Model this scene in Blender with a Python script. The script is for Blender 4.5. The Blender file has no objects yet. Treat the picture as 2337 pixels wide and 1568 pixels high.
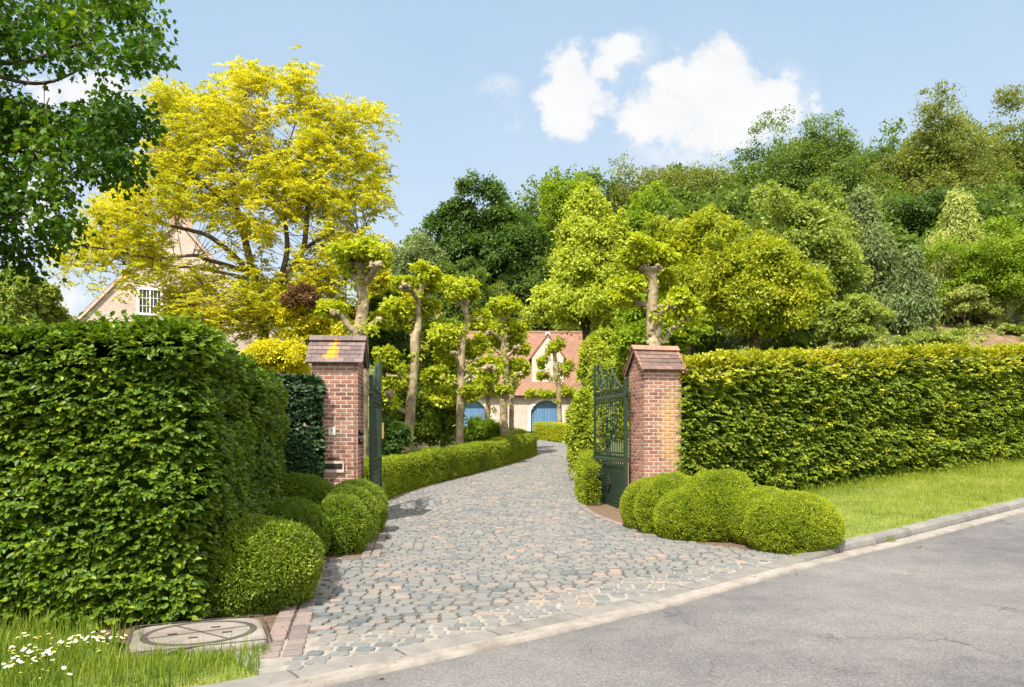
import bpy, math, numpy as np
from math import radians as R
RS = np.random.RandomState(7)
SC = bpy.context.scene
COL = SC.collection
UP = np.array([0., 0, 1])
# ------------------------------------------------------------------ camera model (design pixels 2336 x 1568)
F, CX, HY, EYE = 1687., 1168., 990., 1.65

def PX(x, y, d):
    return np.array([(x - CX) / F * d, d, EYE - (y - HY) / F * d])

def base_h(y):
    t = np.clip((y - 15.) / 37., 0, 1)
    return 1.85 * t

def hill_h(x, y):
    s = np.maximum(0, y - (66 - 2.2 * np.clip(x - 2, 0, 16)))
    return 4.5 * (1 - np.exp(-s / 8.)) + .25 * np.minimum(s, 70)

def front_h(x, y):
    u = (x - 4.2) * .8 + (y - 9.9) * .6
    return .045 * np.clip(u, 0, 45)

def H(x, y):
    return np.maximum(front_h(x, y), base_h(y)) + hill_h(x, y)

_D = np.arange(2.5, 120, .02)

def G(px, py, dz=0.):
    z = EYE - (py - HY) / F * _D
    x = (px - CX) / F * _D
    i = int(np.argmax(z <= H(x, _D) + dz))
    return np.array([x[i], _D[i], H(x[i], _D[i]) + dz])

# ------------------------------------------------------------------ small numeric helpers
def nz(v):
    v = np.asarray(v, float)
    return v / np.maximum(np.linalg.norm(v, axis=-1, keepdims=True), 1e-9)

class SNoise:
    def __init__(s, n=14, seed=0):
        r = np.random.RandomState(seed)
        s.k = r.normal(size=(n, 3)); s.p = r.uniform(0, 6.28, n)
    def __call__(s, P, f=1.):
        return np.sin(np.asarray(P) @ (s.k.T * f) + s.p).mean(-1) * 2.2
NO = [SNoise(14, i) for i in range(6)]

def rand_dirs(n):
    return nz(RS.normal(size=(n, 3)))

def inpoly(P, poly):
    x, y = P[:, 0], P[:, 1]
    c = np.zeros(len(P), bool)
    n = len(poly)
    for i in range(n):
        x0, y0 = poly[i]; x1, y1 = poly[i - 1]
        m = ((y0 > y) != (y1 > y)) & (x < (x1 - x0) * (y - y0) / (y1 - y0 + 1e-12) + x0)
        c ^= m
    return c

def smooth(pts, n=6):
    P = np.array(pts, float)
    if len(P) < 3:
        t = np.linspace(0, 1, n + 1)[:, None]
        return P[0] * (1 - t) + P[-1] * t
    Q = np.vstack([2 * P[0] - P[1], P, 2 * P[-1] - P[-2]])
    out = []
    for i in range(1, len(Q) - 2):
        for t in np.linspace(0, 1, n, endpoint=False):
            a, b, c, d = Q[i - 1], Q[i], Q[i + 1], Q[i + 2]
            out.append(.5 * ((2 * b) + (c - a) * t + (2 * a - 5 * b + 4 * c - d) * t * t + (3 * b - a - 3 * c + d) * t ** 3))
    out.append(P[-1])
    return np.array(out)

def resample(P, step):
    P = np.asarray(P, float)
    s = np.r_[0, np.cumsum(np.linalg.norm(np.diff(P, axis=0), axis=1))]
    n = max(2, int(s[-1] / step) + 1)
    t = np.linspace(0, s[-1], n)
    return np.stack([np.interp(t, s, P[:, i]) for i in range(P.shape[1])], 1)

# ------------------------------------------------------------------ mesh builder
class MB:
    def __init__(s):
        s.v = []; s.f = []; s.n = 0
    def add(s, V, *Fs):
        V = np.asarray(V, float).reshape(-1, 3)
        for f in Fs:
            f = np.asarray(f, int)
            if f.size:
                s.f.append(f.reshape(-1, f.shape[-1]) + s.n)
        s.v.append(V); s.n += len(V)
        return s
    def box(s, c, size, rz=0., rx=0., ry=0.):
        h = np.array(size, float) / 2
        V = np.array([[x, y, z] for x in (-1, 1) for y in (-1, 1) for z in (-1, 1)], float) * h
        for ang, (i, j) in ((rx, (1, 2)), (ry, (2, 0)), (rz, (0, 1))):
            if ang:
                ca, sa = math.cos(ang), math.sin(ang)
                a, b = V[:, i].copy(), V[:, j].copy()
                V[:, i] = a * ca - b * sa; V[:, j] = a * sa + b * ca
        s.add(V + np.array(c, float), [[0, 1, 3, 2], [4, 6, 7, 5], [0, 4, 5, 1], [2, 3, 7, 6], [0, 2, 6, 4], [1, 5, 7, 3]])
        return s
    def tube(s, P, rad, seg=8, cap=True, bump=0., seed=0):
        P = np.asarray(P, float); n = len(P)
        rad = np.broadcast_to(np.asarray(rad, float), (n,))
        T = nz(np.gradient(P, axis=0))
        ref = np.array([.31, .92, .2]); ref = ref if abs(T[0] @ nz(ref)) < .9 else np.array([1., 0, 0])
        rings = []
        u = nz(np.cross(T[0], ref))
        for i in range(n):
            u = nz(u - T[i] * (u @ T[i])); w = np.cross(T[i], u)
            a = np.linspace(0, 2 * np.pi, seg, endpoint=False)
            rr = rad[i] * np.ones(seg)
            if bump:
                q = np.stack([np.cos(a) * 1.3, np.sin(a) * 1.3, np.full(seg, P[i, 2] * 3.)], 1)
                rr = rr * (1 + bump * NO[seed % 6](q, 1.2))
            rings.append(P[i] + (np.cos(a) * rr)[:, None] * u + (np.sin(a) * rr)[:, None] * w)
        V = np.vstack(rings)
        i = np.arange(n - 1)[:, None] * seg; j = np.arange(seg)[None]; k = (j + 1) % seg
        Q = np.stack([i + j, i + k, i + seg + k, i + seg + j], -1).reshape(-1, 4)
        fs = [Q]
        if cap:
            fs += [np.arange(seg)[::-1][None], (np.arange(seg) + (n - 1) * seg)[None]]
        s.add(V, *fs)
        return s
    def grid(s, V, nu, nv):
        i = np.arange(nu - 1)[:, None] * nv; j = np.arange(nv - 1)[None]
        s.add(V, np.stack([i + j, i + nv + j, i + nv + j + 1, i + j + 1], -1).reshape(-1, 4))
        return s
    def prism(s, poly, y0, y1):
        """poly in (x,z), extruded along y"""
        p = np.array(poly, float); n = len(p)
        V = np.vstack([np.c_[p[:, 0], np.full(n, y0), p[:, 1]], np.c_[p[:, 0], np.full(n, y1), p[:, 1]]])
        a = np.arange(n); b = (a + 1) % n
        s.add(V, a[None], (a[::-1] + n)[None], np.stack([b, a, a + n, b + n], 1))
        return s
    def sphere(s, c, r, nu=10, nv=7, bump=0., seed=0):
        th = np.linspace(0, 2 * np.pi, nu, endpoint=False); ph = np.linspace(.02, np.pi - .02, nv)
        D = np.array([[math.sin(p) * math.cos(t), math.sin(p) * math.sin(t), math.cos(p)] for p in ph for t in th])
        rr = 1 + (bump * NO[seed % 6](D * 2 + np.array(c), 1.3) if bump else 0)
        V = D * (rr[:, None] if bump else 1) * np.array(r) + np.array(c)
        i = np.arange(nv - 1)[:, None] * nu; j = np.arange(nu)[None]; k = (j + 1) % nu
        s.add(V, np.stack([i + j, i + nu + j, i + nu + k, i + k], -1).reshape(-1, 4))
        return s
    def build(s, name, mat, parent=None, smooth=False, local=None):
        V = np.vstack(s.v)
        if local is not None:
            V = V - np.array(local)
        me = bpy.data.meshes.new(name)
        me.vertices.add(len(V)); me.vertices.foreach_set('co', V.astype(np.float32).ravel())
        tot = np.concatenate([np.full(len(f), f.shape[1]) for f in s.f])
        idx = np.concatenate([f.ravel() for f in s.f])
        me.loops.add(len(idx)); me.loops.foreach_set('vertex_index', idx.astype(np.int32))
        me.polygons.add(len(tot))
        me.polygons.foreach_set('loop_start', np.r_[0, np.cumsum(tot)[:-1]].astype(np.int32))
        me.polygons.foreach_set('use_smooth', np.full(len(tot), smooth))
        me.update(calc_edges=True)
        me.materials.append(mat)
        o = bpy.data.objects.new(name, me); COL.objects.link(o)
        if parent is not None:
            o.parent = parent
        return o

def tag(o, label=None, cat=None, group=None, kind=None):
    for k, v in (('label', label), ('category', cat), ('group', group), ('kind', kind)):
        if v:
            o[k] = v
    return o

def thing(name, loc, label, cat, group=None, rz=0.):
    o = bpy.data.objects.new(name, None); COL.objects.link(o)
    o.empty_display_size = .2
    o.location = [float(v) for v in loc]; o.rotation_euler = (0, 0, rz)
    return tag(o, label, cat, group)

# ------------------------------------------------------------------ leaves
def leaf_oval(mb, C, A, N, L, W, fold=.12, droop=.12):
    A = nz(A); S = nz(np.cross(N, A)); N = np.cross(A, S)
    L = np.broadcast_to(L, len(C))[:, None]; W = np.broadcast_to(W, len(C))[:, None]
    v = [C, C + A * .33 * L + S * .5 * W + N * fold * W, C + A * .7 * L + S * .4 * W + N * (fold * W - .3 * droop * L),
         C + A * L - N * droop * L, C + A * .7 * L - S * .4 * W + N * (fold * W - .3 * droop * L), C + A * .33 * L - S * .5 * W + N * fold * W]
    V = np.stack(v, 1).reshape(-1, 3)
    b = np.arange(len(C))[:, None] * 6
    mb.add(V, np.concatenate([b + np.array([[0, 1, 2, 3]]), b + np.array([[0, 3, 4, 5]])]))

def leaf_quad(mb, C, A, N, L, W):
    A = nz(A); S = nz(np.cross(N, A))
    L = np.broadcast_to(L, len(C))[:, None]; W = np.broadcast_to(W, len(C))[:, None]
    V = np.stack([C, C + A * .45 * L + S * .5 * W, C + A * L, C + A * .45 * L - S * .5 * W], 1).reshape(-1, 3)
    mb.add(V, np.arange(len(C))[:, None] * 4 + np.arange(4)[None])

MAPLE = np.array([[0, 0], [.36, .1], [.3, .3], [.52, .52], [.24, .6], [.0, 1.0], [-.24, .6], [-.52, .52], [-.3, .3], [-.36, .1]])
def leaf_maple(mb, C, A, N, L):
    A = nz(A); S = nz(np.cross(N, A)); N = np.cross(A, S)
    L = np.broadcast_to(L, len(C))[:, None]
    cols = [C + A * .35 * L]
    for (x, y) in MAPLE:
        cols.append(C + A * y * L + S * x * L + N * (abs(x) * .25 - y * y * .2) * L)
    V = np.stack(cols, 1).reshape(-1, 3)
    b = np.arange(len(C))[:, None] * 11
    f = [b + np.array([[0, 1 + i, 1 + (i + 1) % 10]]) for i in range(10)]
    mb.add(V, np.concatenate(f))

# ------------------------------------------------------------------ materials
def M(name):
    m = bpy.data.materials.new(name); m.use_nodes = True
    nt = m.node_tree; nt.nodes.clear()
    return m, nt

def nd(nt, typ, ins=None, **kw):
    n = nt.nodes.new(typ)
    for k, v in kw.items():
        setattr(n, k, v)
    for k, v in (ins or {}).items():
        if isinstance(v, bpy.types.NodeSocket):
            nt.links.new(v, n.inputs[k])
        else:
            n.inputs[k].default_value = v
    return n

def ramp(nt, fac, stops, interp='LINEAR'):
    r = nt.nodes.new('ShaderNodeValToRGB'); nt.links.new(fac, r.inputs[0])
    cr = r.color_ramp; cr.interpolation = interp
    while len(cr.elements) < len(stops):
        cr.elements.new(.5)
    for e, (p, c) in zip(cr.elements, stops):
        e.position = p; e.color = (*c, 1) if len(c) == 3 else c
    return r.outputs[0]

def mth(nt, op, a, b=0., c=None, clamp=False):
    n = nt.nodes.new('ShaderNodeMath'); n.operation = op; n.use_clamp = clamp
    for i, v in enumerate((a, b, c)):
        if v is None: continue
        if isinstance(v, bpy.types.NodeSocket): nt.links.new(v, n.inputs[i])
        else: n.inputs[i].default_value = v
    return n.outputs[0]

def mixc(nt, fac, a, b, mode='MIX'):
    n = nt.nodes.new('ShaderNodeMix'); n.data_type = 'RGBA'; n.blend_type = mode
    for s, v in ((0, fac), (6, a), (7, b)):
        if isinstance(v, bpy.types.NodeSocket): nt.links.new(v, n.inputs[s])
        else: n.inputs[s].default_value = v if s == 0 else (*v, 1)
    return n.outputs[2]

def noise(nt, scale, detail=4, rough=.6, vec=None, out=0):
    n = nd(nt, 'ShaderNodeTexNoise', {'Scale': scale, 'Detail': detail, 'Roughness': rough})
    if vec is None:
        vec = nd(nt, 'ShaderNodeTexCoord').outputs['Object']
    nt.links.new(vec, n.inputs['Vector'])
    return n.outputs[out]

def finish(nt, shader):
    o = nt.nodes.new('ShaderNodeOutputMaterial'); nt.links.new(shader, o.inputs[0])

def leaf_mat(name, stops, trans=.4, gloss=.05, nscale=.7, namt=.45, rough=.5, tint=(1.25, 1.2, .55)):
    m, nt = M(name)
    rnd = nd(nt, 'ShaderNodeNewGeometry').outputs['Random Per Island']
    n = noise(nt, nscale, 3, .6)
    n = mth(nt, 'MULTIPLY_ADD', n, 2.2, -.6, clamp=True)
    fac = mth(nt, 'ADD', mth(nt, 'MULTIPLY', rnd, 1 - namt), mth(nt, 'MULTIPLY', n, namt))
    col = ramp(nt, fac, stops)
    tcol = mixc(nt, 1., col, tint, 'MULTIPLY')
    d = nd(nt, 'ShaderNodeBsdfDiffuse', {'Color': col}).outputs[0]
    t = nd(nt, 'ShaderNodeBsdfTranslucent', {'Color': tcol}).outputs[0]
    s = nd(nt, 'ShaderNodeMixShader', {0: trans, 1: d, 2: t}).outputs[0]
    g = nd(nt, 'ShaderNodeBsdfGlossy', {'Color': (1, 1, 1, 1), 'Roughness': rough}).outputs[0]
    lw = nd(nt, 'ShaderNodeLayerWeight', {'Blend': .35}).outputs['Fresnel']
    s = nd(nt, 'ShaderNodeMixShader', {0: mth(nt, 'MULTIPLY_ADD', lw, gloss * .5, gloss * .22, clamp=True), 1: s, 2: g}).outputs[0]
    finish(nt, s)
    return m

def rough_mat(name, stops, nscale=3., rough=.85, bump=.3, bscale=30., detail=6, island=0., metallic=0., extra=None, spec=.3):
    m, nt = M(name)
    fac = noise(nt, nscale, detail, .65)
    fac = mth(nt, 'MULTIPLY_ADD', fac, 2., -.5, clamp=True)
    if island:
        rnd = nd(nt, 'ShaderNodeNewGeometry').outputs['Random Per Island']
        fac = mth(nt, 'ADD', mth(nt, 'MULTIPLY', rnd, island), mth(nt, 'MULTIPLY', fac, 1 - island))
    col = ramp(nt, fac, stops)
    if extra:
        col = extra(nt, col)
    p = nd(nt, 'ShaderNodeBsdfPrincipled', {'Base Color': col, 'Roughness': rough, 'Metallic': metallic, 'Specular IOR Level': spec})
    if bump:
        b = nd(nt, 'ShaderNodeBump', {'Strength': bump, 'Distance': .02, 'Height': noise(nt, bscale, 5, .7)})
        nt.links.new(b.outputs[0], p.inputs['Normal'])
    finish(nt, p.outputs[0])
    return m

def blob_mask(nt, cx, cz, rx, rz, nscale=6., amt=.5, soft=.25, ax=(0, 2)):
    """object-space patch in two axes with a noisy border (lichen, stains)"""
    tc = nd(nt, 'ShaderNodeTexCoord').outputs['Object']
    sp = nd(nt, 'ShaderNodeSeparateXYZ', {0: tc}).outputs
    a = mth(nt, 'DIVIDE', mth(nt, 'SUBTRACT', sp[ax[0]], cx), rx)
    b = mth(nt, 'DIVIDE', mth(nt, 'SUBTRACT', sp[ax[1]], cz), rz)
    d = mth(nt, 'SQRT', mth(nt, 'ADD', mth(nt, 'MULTIPLY', a, a), mth(nt, 'MULTIPLY', b, b)))
    n = noise(nt, nscale, 4, .6)
    v = mth(nt, 'ADD', mth(nt, 'SUBTRACT', 1., d), mth(nt, 'MULTIPLY', mth(nt, 'SUBTRACT', n, .5), amt * 2))
    return mth(nt, 'DIVIDE', v, soft, clamp=True)

MAT = {}
MAT['hedge_left'] = leaf_mat('beech_leaf_dark', [(0, (.025, .06, .005)), (.4, (.065, .13, .008)), (.75, (.135, .21, .011)), (.92, (.27, .33, .016)), (.975, (.45, .42, .03)), (1, (.28, .17, .05))], trans=.38, nscale=1.2, namt=.35, gloss=.035, rough=.4)
MAT['hedge_right'] = leaf_mat('hornbeam_leaf', [(0, (.045, .085, .005)), (.4, (.115, .18, .008)), (.75, (.23, .29, .011)), (.92, (.38, .40, .016)), (.97, (.5, .40, .04)), (1, (.3, .18, .05))], trans=.4, nscale=1.0, namt=.35, gloss=.04)
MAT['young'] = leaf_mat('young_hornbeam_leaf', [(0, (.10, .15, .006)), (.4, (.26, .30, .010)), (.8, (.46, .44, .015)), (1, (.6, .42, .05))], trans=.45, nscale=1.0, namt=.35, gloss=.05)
MAT['ivy'] = leaf_mat('ivy_leaf', [(0, (.008, .03, .008)), (.6, (.02, .065, .014)), (1, (.06, .13, .025))], trans=.2, gloss=.06)
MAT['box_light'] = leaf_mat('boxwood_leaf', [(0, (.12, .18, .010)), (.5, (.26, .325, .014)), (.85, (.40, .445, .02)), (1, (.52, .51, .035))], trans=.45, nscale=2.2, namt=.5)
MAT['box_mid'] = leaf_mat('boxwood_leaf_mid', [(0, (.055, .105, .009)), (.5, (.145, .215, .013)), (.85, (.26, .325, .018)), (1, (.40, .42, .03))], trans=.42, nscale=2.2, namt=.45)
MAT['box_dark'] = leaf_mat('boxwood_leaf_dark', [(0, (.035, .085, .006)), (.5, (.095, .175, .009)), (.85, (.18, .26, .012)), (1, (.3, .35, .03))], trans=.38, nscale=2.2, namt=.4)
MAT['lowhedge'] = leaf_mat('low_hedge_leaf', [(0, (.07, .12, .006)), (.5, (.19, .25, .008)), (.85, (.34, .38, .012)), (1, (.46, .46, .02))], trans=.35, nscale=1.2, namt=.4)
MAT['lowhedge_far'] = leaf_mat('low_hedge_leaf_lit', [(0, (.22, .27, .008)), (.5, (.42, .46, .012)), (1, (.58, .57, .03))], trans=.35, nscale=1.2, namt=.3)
MAT['locust'] = leaf_mat('golden_locust_leaf', [(0, (.14, .18, .010)), (.3, (.32, .34, .016)), (.7, (.57, .53, .03)), (1, (.72, .63, .05))], trans=.5, nscale=.42, namt=.6, gloss=.02, tint=(1.1, 1.05, .5))
MAT['golden'] = leaf_mat('golden_shrub_leaf', [(0, (.26, .25, .010)), (.5, (.54, .50, .018)), (1, (.76, .68, .03))], trans=.4, nscale=.9, namt=.4, gloss=.02, tint=(1.1, 1.05, .5))
MAT['maple'] = leaf_mat('maple_leaf', [(0, (.011, .038, .003)), (.45, (.028, .075, .005)), (.75, (.075, .145, .008)), (1, (.27, .33, .015))], trans=.42, nscale=.8, namt=.65, gloss=.02, tint=(1.3, 1.35, .5))
def tree_mat(k, a, b, c, **kw):
    MAT[k] = leaf_mat('leaf_' + k, [(0, a), (.5, b), (1, c)], nscale=.45, namt=.6, gloss=.03, trans=.45, **kw)
tree_mat('dark', (.022, .055, .010), (.062, .125, .018), (.13, .20, .028))
tree_mat('mid', (.035, .075, .014), (.105, .17, .026), (.22, .29, .045))
tree_mat('olive', (.065, .095, .018), (.16, .195, .034), (.30, .325, .06))
tree_mat('sage', (.085, .13, .045), (.17, .23, .08), (.28, .33, .12))
tree_mat('bright', (.07, .14, .008), (.18, .28, .012), (.33, .41, .018))
tree_mat('lime', (.17, .24, .02), (.35, .42, .035), (.55, .57, .07))
tree_mat('amber', (.13, .19, .010), (.28, .34, .016), (.50, .44, .03))
tree_mat('pollard', (.17, .23, .012), (.38, .44, .02), (.58, .59, .045))
tree_mat('pale', (.18, .24, .05), (.34, .39, .10), (.50, .53, .16))
tree_mat('bronze', (.05, .025, .012), (.12, .06, .03), (.2, .12, .05))
tree_mat('willow', (.11, .16, .025), (.23, .30, .05), (.38, .42, .08))
tree_mat('shrub', (.06, .11, .010), (.15, .22, .015), (.28, .34, .025))
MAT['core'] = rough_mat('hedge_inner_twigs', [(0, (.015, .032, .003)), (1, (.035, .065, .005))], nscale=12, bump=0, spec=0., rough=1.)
MAT['grass'] = leaf_mat('grass_blade', [(0, (.035, .075, .008)), (.45, (.105, .175, .014)), (.8, (.22, .28, .025)), (.93, (.38, .36, .10)), (1, (.48, .42, .2))], trans=.35, nscale=1.6, namt=.5, gloss=.03)
MAT['grass_short'] = leaf_mat('short_grass_blade', [(0, (.075, .125, .012)), (.45, (.18, .235, .02)), (.8, (.30, .33, .045)), (.93, (.46, .43, .12)), (1, (.54, .46, .24))], trans=.4, nscale=.75, namt=.55, gloss=.02)
MAT['bark_plane'] = rough_mat('plane_bark', [(0, (.035, .026, .015)), (.25, (.12, .09, .048)), (.48, (.235, .185, .105)), (.72, (.33, .275, .165)), (1, (.45, .39, .26))], nscale=4.2, bump=.7, bscale=16, rough=.9)
MAT['bark_dark'] = rough_mat('dark_bark', [(0, (.03, .022, .014)), (.5, (.07, .05, .03)), (1, (.13, .1, .06))], nscale=6, bump=.7, bscale=25, rough=.95)
MAT['bark_locust'] = rough_mat('locust_bark', [(0, (.06, .045, .025)), (.5, (.13, .095, .05)), (1, (.24, .18, .1))], nscale=5, bump=.6, bscale=22, rough=.95)

def brick_extra(pat):
    def f(nt, col):
        for args in pat:
            col = mixc(nt, mth(nt, 'MULTIPLY', blob_mask(nt, *args[0]), args[2]), col, args[1])
        return col
    return f
BR = [(0, (.09, .048, .045)), (.2, (.17, .082, .066)), (.45, (.28, .12, .08)), (.7, (.33, .165, .115)), (.88, (.19, .115, .095)), (1, (.38, .23, .155))]
MAT['brick_l'] = rough_mat('brick_red', BR, nscale=9, island=.75, bump=.5, bscale=60)
MAT['brick_r'] = rough_mat('brick_lichen', BR, nscale=9, island=.75, bump=.5, bscale=60,
    extra=brick_extra([((.2, 1.75, .34, 1.0, 7., .55, .4, (0, 2)), (.46, .27, .09), .75)]))
MAT['mortar'] = rough_mat('mortar', [(0, (.40, .32, .255)), (1, (.54, .45, .37))], nscale=14, bump=.4, bscale=70)
def tri_lichen(nt, col):
    tc = nd(nt, 'ShaderNodeTexCoord').outputs['Object']
    sp = nd(nt, 'ShaderNodeSeparateXYZ', {0: tc}).outputs
    n = mth(nt, 'SUBTRACT', noise(nt, 9., 4, .6), .5)
    up = mth(nt, 'SUBTRACT', sp[2], 2.94)                      # height above lowest tiles
    half = mth(nt, 'SUBTRACT', .17, mth(nt, 'MULTIPLY', up, .26))
    cx = mth(nt, 'MULTIPLY_ADD', up, .16, -.09)
    d = mth(nt, 'SUBTRACT', half, mth(nt, 'ABSOLUTE', mth(nt, 'SUBTRACT', sp[0], cx)))
    d = mth(nt, 'ADD', d, mth(nt, 'MULTIPLY', n, .3))
    m = mth(nt, 'DIVIDE', d, .08, clamp=True)
    m2 = mth(nt, 'DIVIDE', mth(nt, 'SUBTRACT', up, .035), .02, clamp=True)
    m3 = mth(nt, 'DIVIDE', mth(nt, 'SUBTRACT', .43, up), .02, clamp=True)
    fr = mth(nt, 'LESS_THAN', sp[1], 0.)
    m = mth(nt, 'MULTIPLY', mth(nt, 'MULTIPLY', m, m2), mth(nt, 'MULTIPLY', m3, fr))
    return mixc(nt, mth(nt, 'MULTIPLY', m, .95), col, (.54, .24, .010))
TL = [(0, (.07, .05, .05)), (.5, (.125, .09, .082)), (1, (.2, .145, .13))]
MAT['tile_l'] = rough_mat('tile_brown', TL, nscale=8, island=.55, bump=.3, bscale=50, extra=tri_lichen, rough=.7)
MAT['tile_r'] = rough_mat('tile_red_brown', [(0, (.065, .042, .038)), (.5, (.125, .08, .066)), (1, (.22, .125, .095))], nscale=7, island=.5, bump=.3, bscale=50, rough=.7)
MAT['tile_ridge'] = rough_mat('ridge_terracotta', [(0, (.2, .09, .06)), (1, (.4, .19, .12))], nscale=7, island=.4, bump=.3, rough=.7)
MAT['gate'] = rough_mat('dark_green_paint', [(0, (.012, .026, .014)), (1, (.022, .042, .024))], nscale=3, rough=.5, bump=.05, bscale=40, spec=.35)
MAT['black'] = rough_mat('black_iron', [(0, (.008, .008, .008)), (1, (.025, .022, .02))], nscale=8, rough=.5, bump=.1)
MAT['gold'] = rough_mat('brass', [(0, (.5, .34, .1)), (1, (.65, .45, .16))], nscale=8, rough=.35, metallic=.8, bump=0)
MAT['cream'] = rough_mat('cream_enamel', [(0, (.62, .6, .48)), (1, (.74, .72, .6))], nscale=5, rough=.5, bump=0)
MAT['ink'] = rough_mat('green_ink', [(0, (.08, .14, .09)), (1, (.14, .2, .14))], nscale=5, bump=0)
MAT['stone_frame'] = rough_mat('pink_sandstone', [(0, (.42, .31, .23)), (1, (.58, .45, .35))], nscale=9, bump=.3)
MAT['plaque'] = rough_mat('dark_bronze', [(0, (.045, .025, .015)), (1, (.09, .05, .03))], nscale=20, bump=.2)
MAT['conduit'] = rough_mat('brown_conduit', [(0, (.18, .095, .06)), (1, (.26, .14, .09))], nscale=5, bump=0)

def asphalt():
    m, nt = M('asphalt')
    big = noise(nt, .35, 5, .6); mid = noise(nt, 2.2, 8, .75); fine = noise(nt, 55., 6, .8)
    f = mth(nt, 'ADD', mth(nt, 'MULTIPLY', big, .6), mth(nt, 'MULTIPLY', mid, .4))
    col = ramp(nt, f, [(.32, (.07, .069, .073)), (.48, (.118, .112, .112)), (.66, (.168, .156, .15))])
    sp = ramp(nt, fine, [(.3, (.5, .5, .51)), (.5, (.98, .98, .98)), (.7, (1.55, 1.52, 1.46))])
    col = mixc(nt, 1., col, sp, 'MULTIPLY')
    vr = nd(nt, 'ShaderNodeTexVoronoi', {'Scale': 85., 'Vector': nd(nt, 'ShaderNodeTexCoord').outputs['Object']}).outputs['Color']
    col = mixc(nt, 1., col, ramp(nt, nd(nt, 'ShaderNodeSeparateColor', {0: vr}).outputs[0], [(0, (.82, .82, .83)), (.5, (.98, .98, .98)), (.85, (1.05, 1.05, 1.04)), (1, (1.28, 1.26, 1.22))]), 'MULTIPLY')
    tc = nd(nt, 'ShaderNodeTexCoord').outputs['Object']
    warp = nd(nt, 'ShaderNodeVectorMath', {0: tc, 1: nd(nt, 'ShaderNodeVectorMath', {0: noise(nt, 1.3, 6, .65, out=1), 'Scale': 1.1}, operation='SCALE').outputs[0]}, operation='ADD').outputs[0]
    v = nd(nt, 'ShaderNodeTexVoronoi', {'Vector': warp, 'Scale': .42}, feature='DISTANCE_TO_EDGE').outputs['Distance']
    cr = mth(nt, 'SUBTRACT', 1., mth(nt, 'DIVIDE', v, .010, clamp=True), clamp=True)
    gate_ = mth(nt, 'MULTIPLY_ADD', noise(nt, .8, 3, .5), 5., -2.4, clamp=True)
    cr = mth(nt, 'MULTIPLY', cr, gate_)
    v2 = nd(nt, 'ShaderNodeTexVoronoi', {'Vector': warp, 'Scale': 1.5}, feature='DISTANCE_TO_EDGE').outputs['Distance']
    cr2 = mth(nt, 'SUBTRACT', 1., mth(nt, 'DIVIDE', v2, .012, clamp=True), clamp=True)
    cr2 = mth(nt, 'MULTIPLY', cr2, mth(nt, 'MULTIPLY_ADD', noise(nt, .6, 3, .5), 6., -3.6, clamp=True))
    crk = mth(nt, 'MAXIMUM', cr, cr2)
    col = mixc(nt, mth(nt, 'MULTIPLY', crk, .9), col, (.022, .02, .02))
    p = nd(nt, 'ShaderNodeBsdfPrincipled', {'Base Color': col, 'Roughness': .9, 'Specular IOR Level': .25})
    hgt = mth(nt, 'SUBTRACT', mth(nt, 'MULTIPLY', fine, .5), crk)
    b = nd(nt, 'ShaderNodeBump', {'Strength': .5, 'Distance': .01, 'Height': hgt})
    nt.links.new(b.outputs[0], p.inputs['Normal'])
    finish(nt, p.outputs[0])
    return m
MAT['asphalt'] = asphalt()

def cobble():
    m, nt = M('cobblestone')
    rnd = nd(nt, 'ShaderNodeNewGeometry').outputs['Random Per Island']
    col = ramp(nt, rnd, [(0, (.07, .083, .088)), (.2, (.108, .118, .12)), (.4, (.145, .144, .138)), (.56, (.115, .121, .12)), (.7, (.168, .152, .134)), (.82, (.14, .134, .125)), (.93, (.185, .155, .132)), (.985, (.225, .172, .145)), (.994, (.29, .17, .12)), (1, (.30, .21, .14))])
    n = noise(nt, 1.1, 4, .6)
    col = mixc(nt, mth(nt, 'MULTIPLY', mth(nt, 'MULTIPLY_ADD', n, 2.5, -.8, clamp=True), .25), col, (.25, .225, .20))
    f = noise(nt, 40., 5, .7)
    col = mixc(nt, 1., col, ramp(nt, f, [(.25, (.72, .72, .72)), (.75, (1.2, 1.2, 1.2))]), 'MULTIPLY')
    p = nd(nt, 'ShaderNodeBsdfPrincipled', {'Base Color': col, 'Roughness': .72, 'Specular IOR Level': .4})
    b = nd(nt, 'ShaderNodeBump', {'Strength': .55, 'Distance': .01, 'Height': f})
    nt.links.new(b.outputs[0], p.inputs['Normal'])
    finish(nt, p.outputs[0])
    return m
MAT['cobble'] = cobble()
MAT['cobble_pink'] = rough_mat('pink_setts', [(0, (.10, .085, .08)), (.55, (.175, .142, .13)), (.85, (.22, .155, .135)), (1, (.34, .15, .11))], nscale=6, island=.75, bump=.4, bscale=50)
MAT['grout'] = rough_mat('sandy_grout', [(0, (.045, .039, .03)), (.5, (.085, .075, .062)), (1, (.17, .152, .13))], nscale=.9, bump=.5, bscale=60)
MAT['gutter'] = rough_mat('pale_concrete', [(0, (.12, .105, .088)), (.45, (.205, .185, .162)), (1, (.285, .262, .235))], nscale=3.4, bump=.4, bscale=70)
MAT['sand'] = rough_mat('pale_joint_sand', [(0, (.15, .135, .112)), (1, (.29, .27, .24))], nscale=4, bump=.5, bscale=60)
MAT['kerb'] = rough_mat('kerb_concrete', [(0, (.10, .09, .08)), (.5, (.165, .155, .142)), (1, (.235, .218, .195))], nscale=4, island=.3, bump=.6, bscale=90)
MAT['slab'] = rough_mat('old_concrete', [(0, (.12, .10, .085)), (.5, (.19, .165, .145)), (1, (.26, .23, .205))], nscale=3.5, bump=.5, bscale=50)
MAT['iron'] = rough_mat('worn_iron', [(0, (.035, .03, .027)), (1, (.08, .07, .06))], nscale=8, bump=.4, rough=.8)
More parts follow.
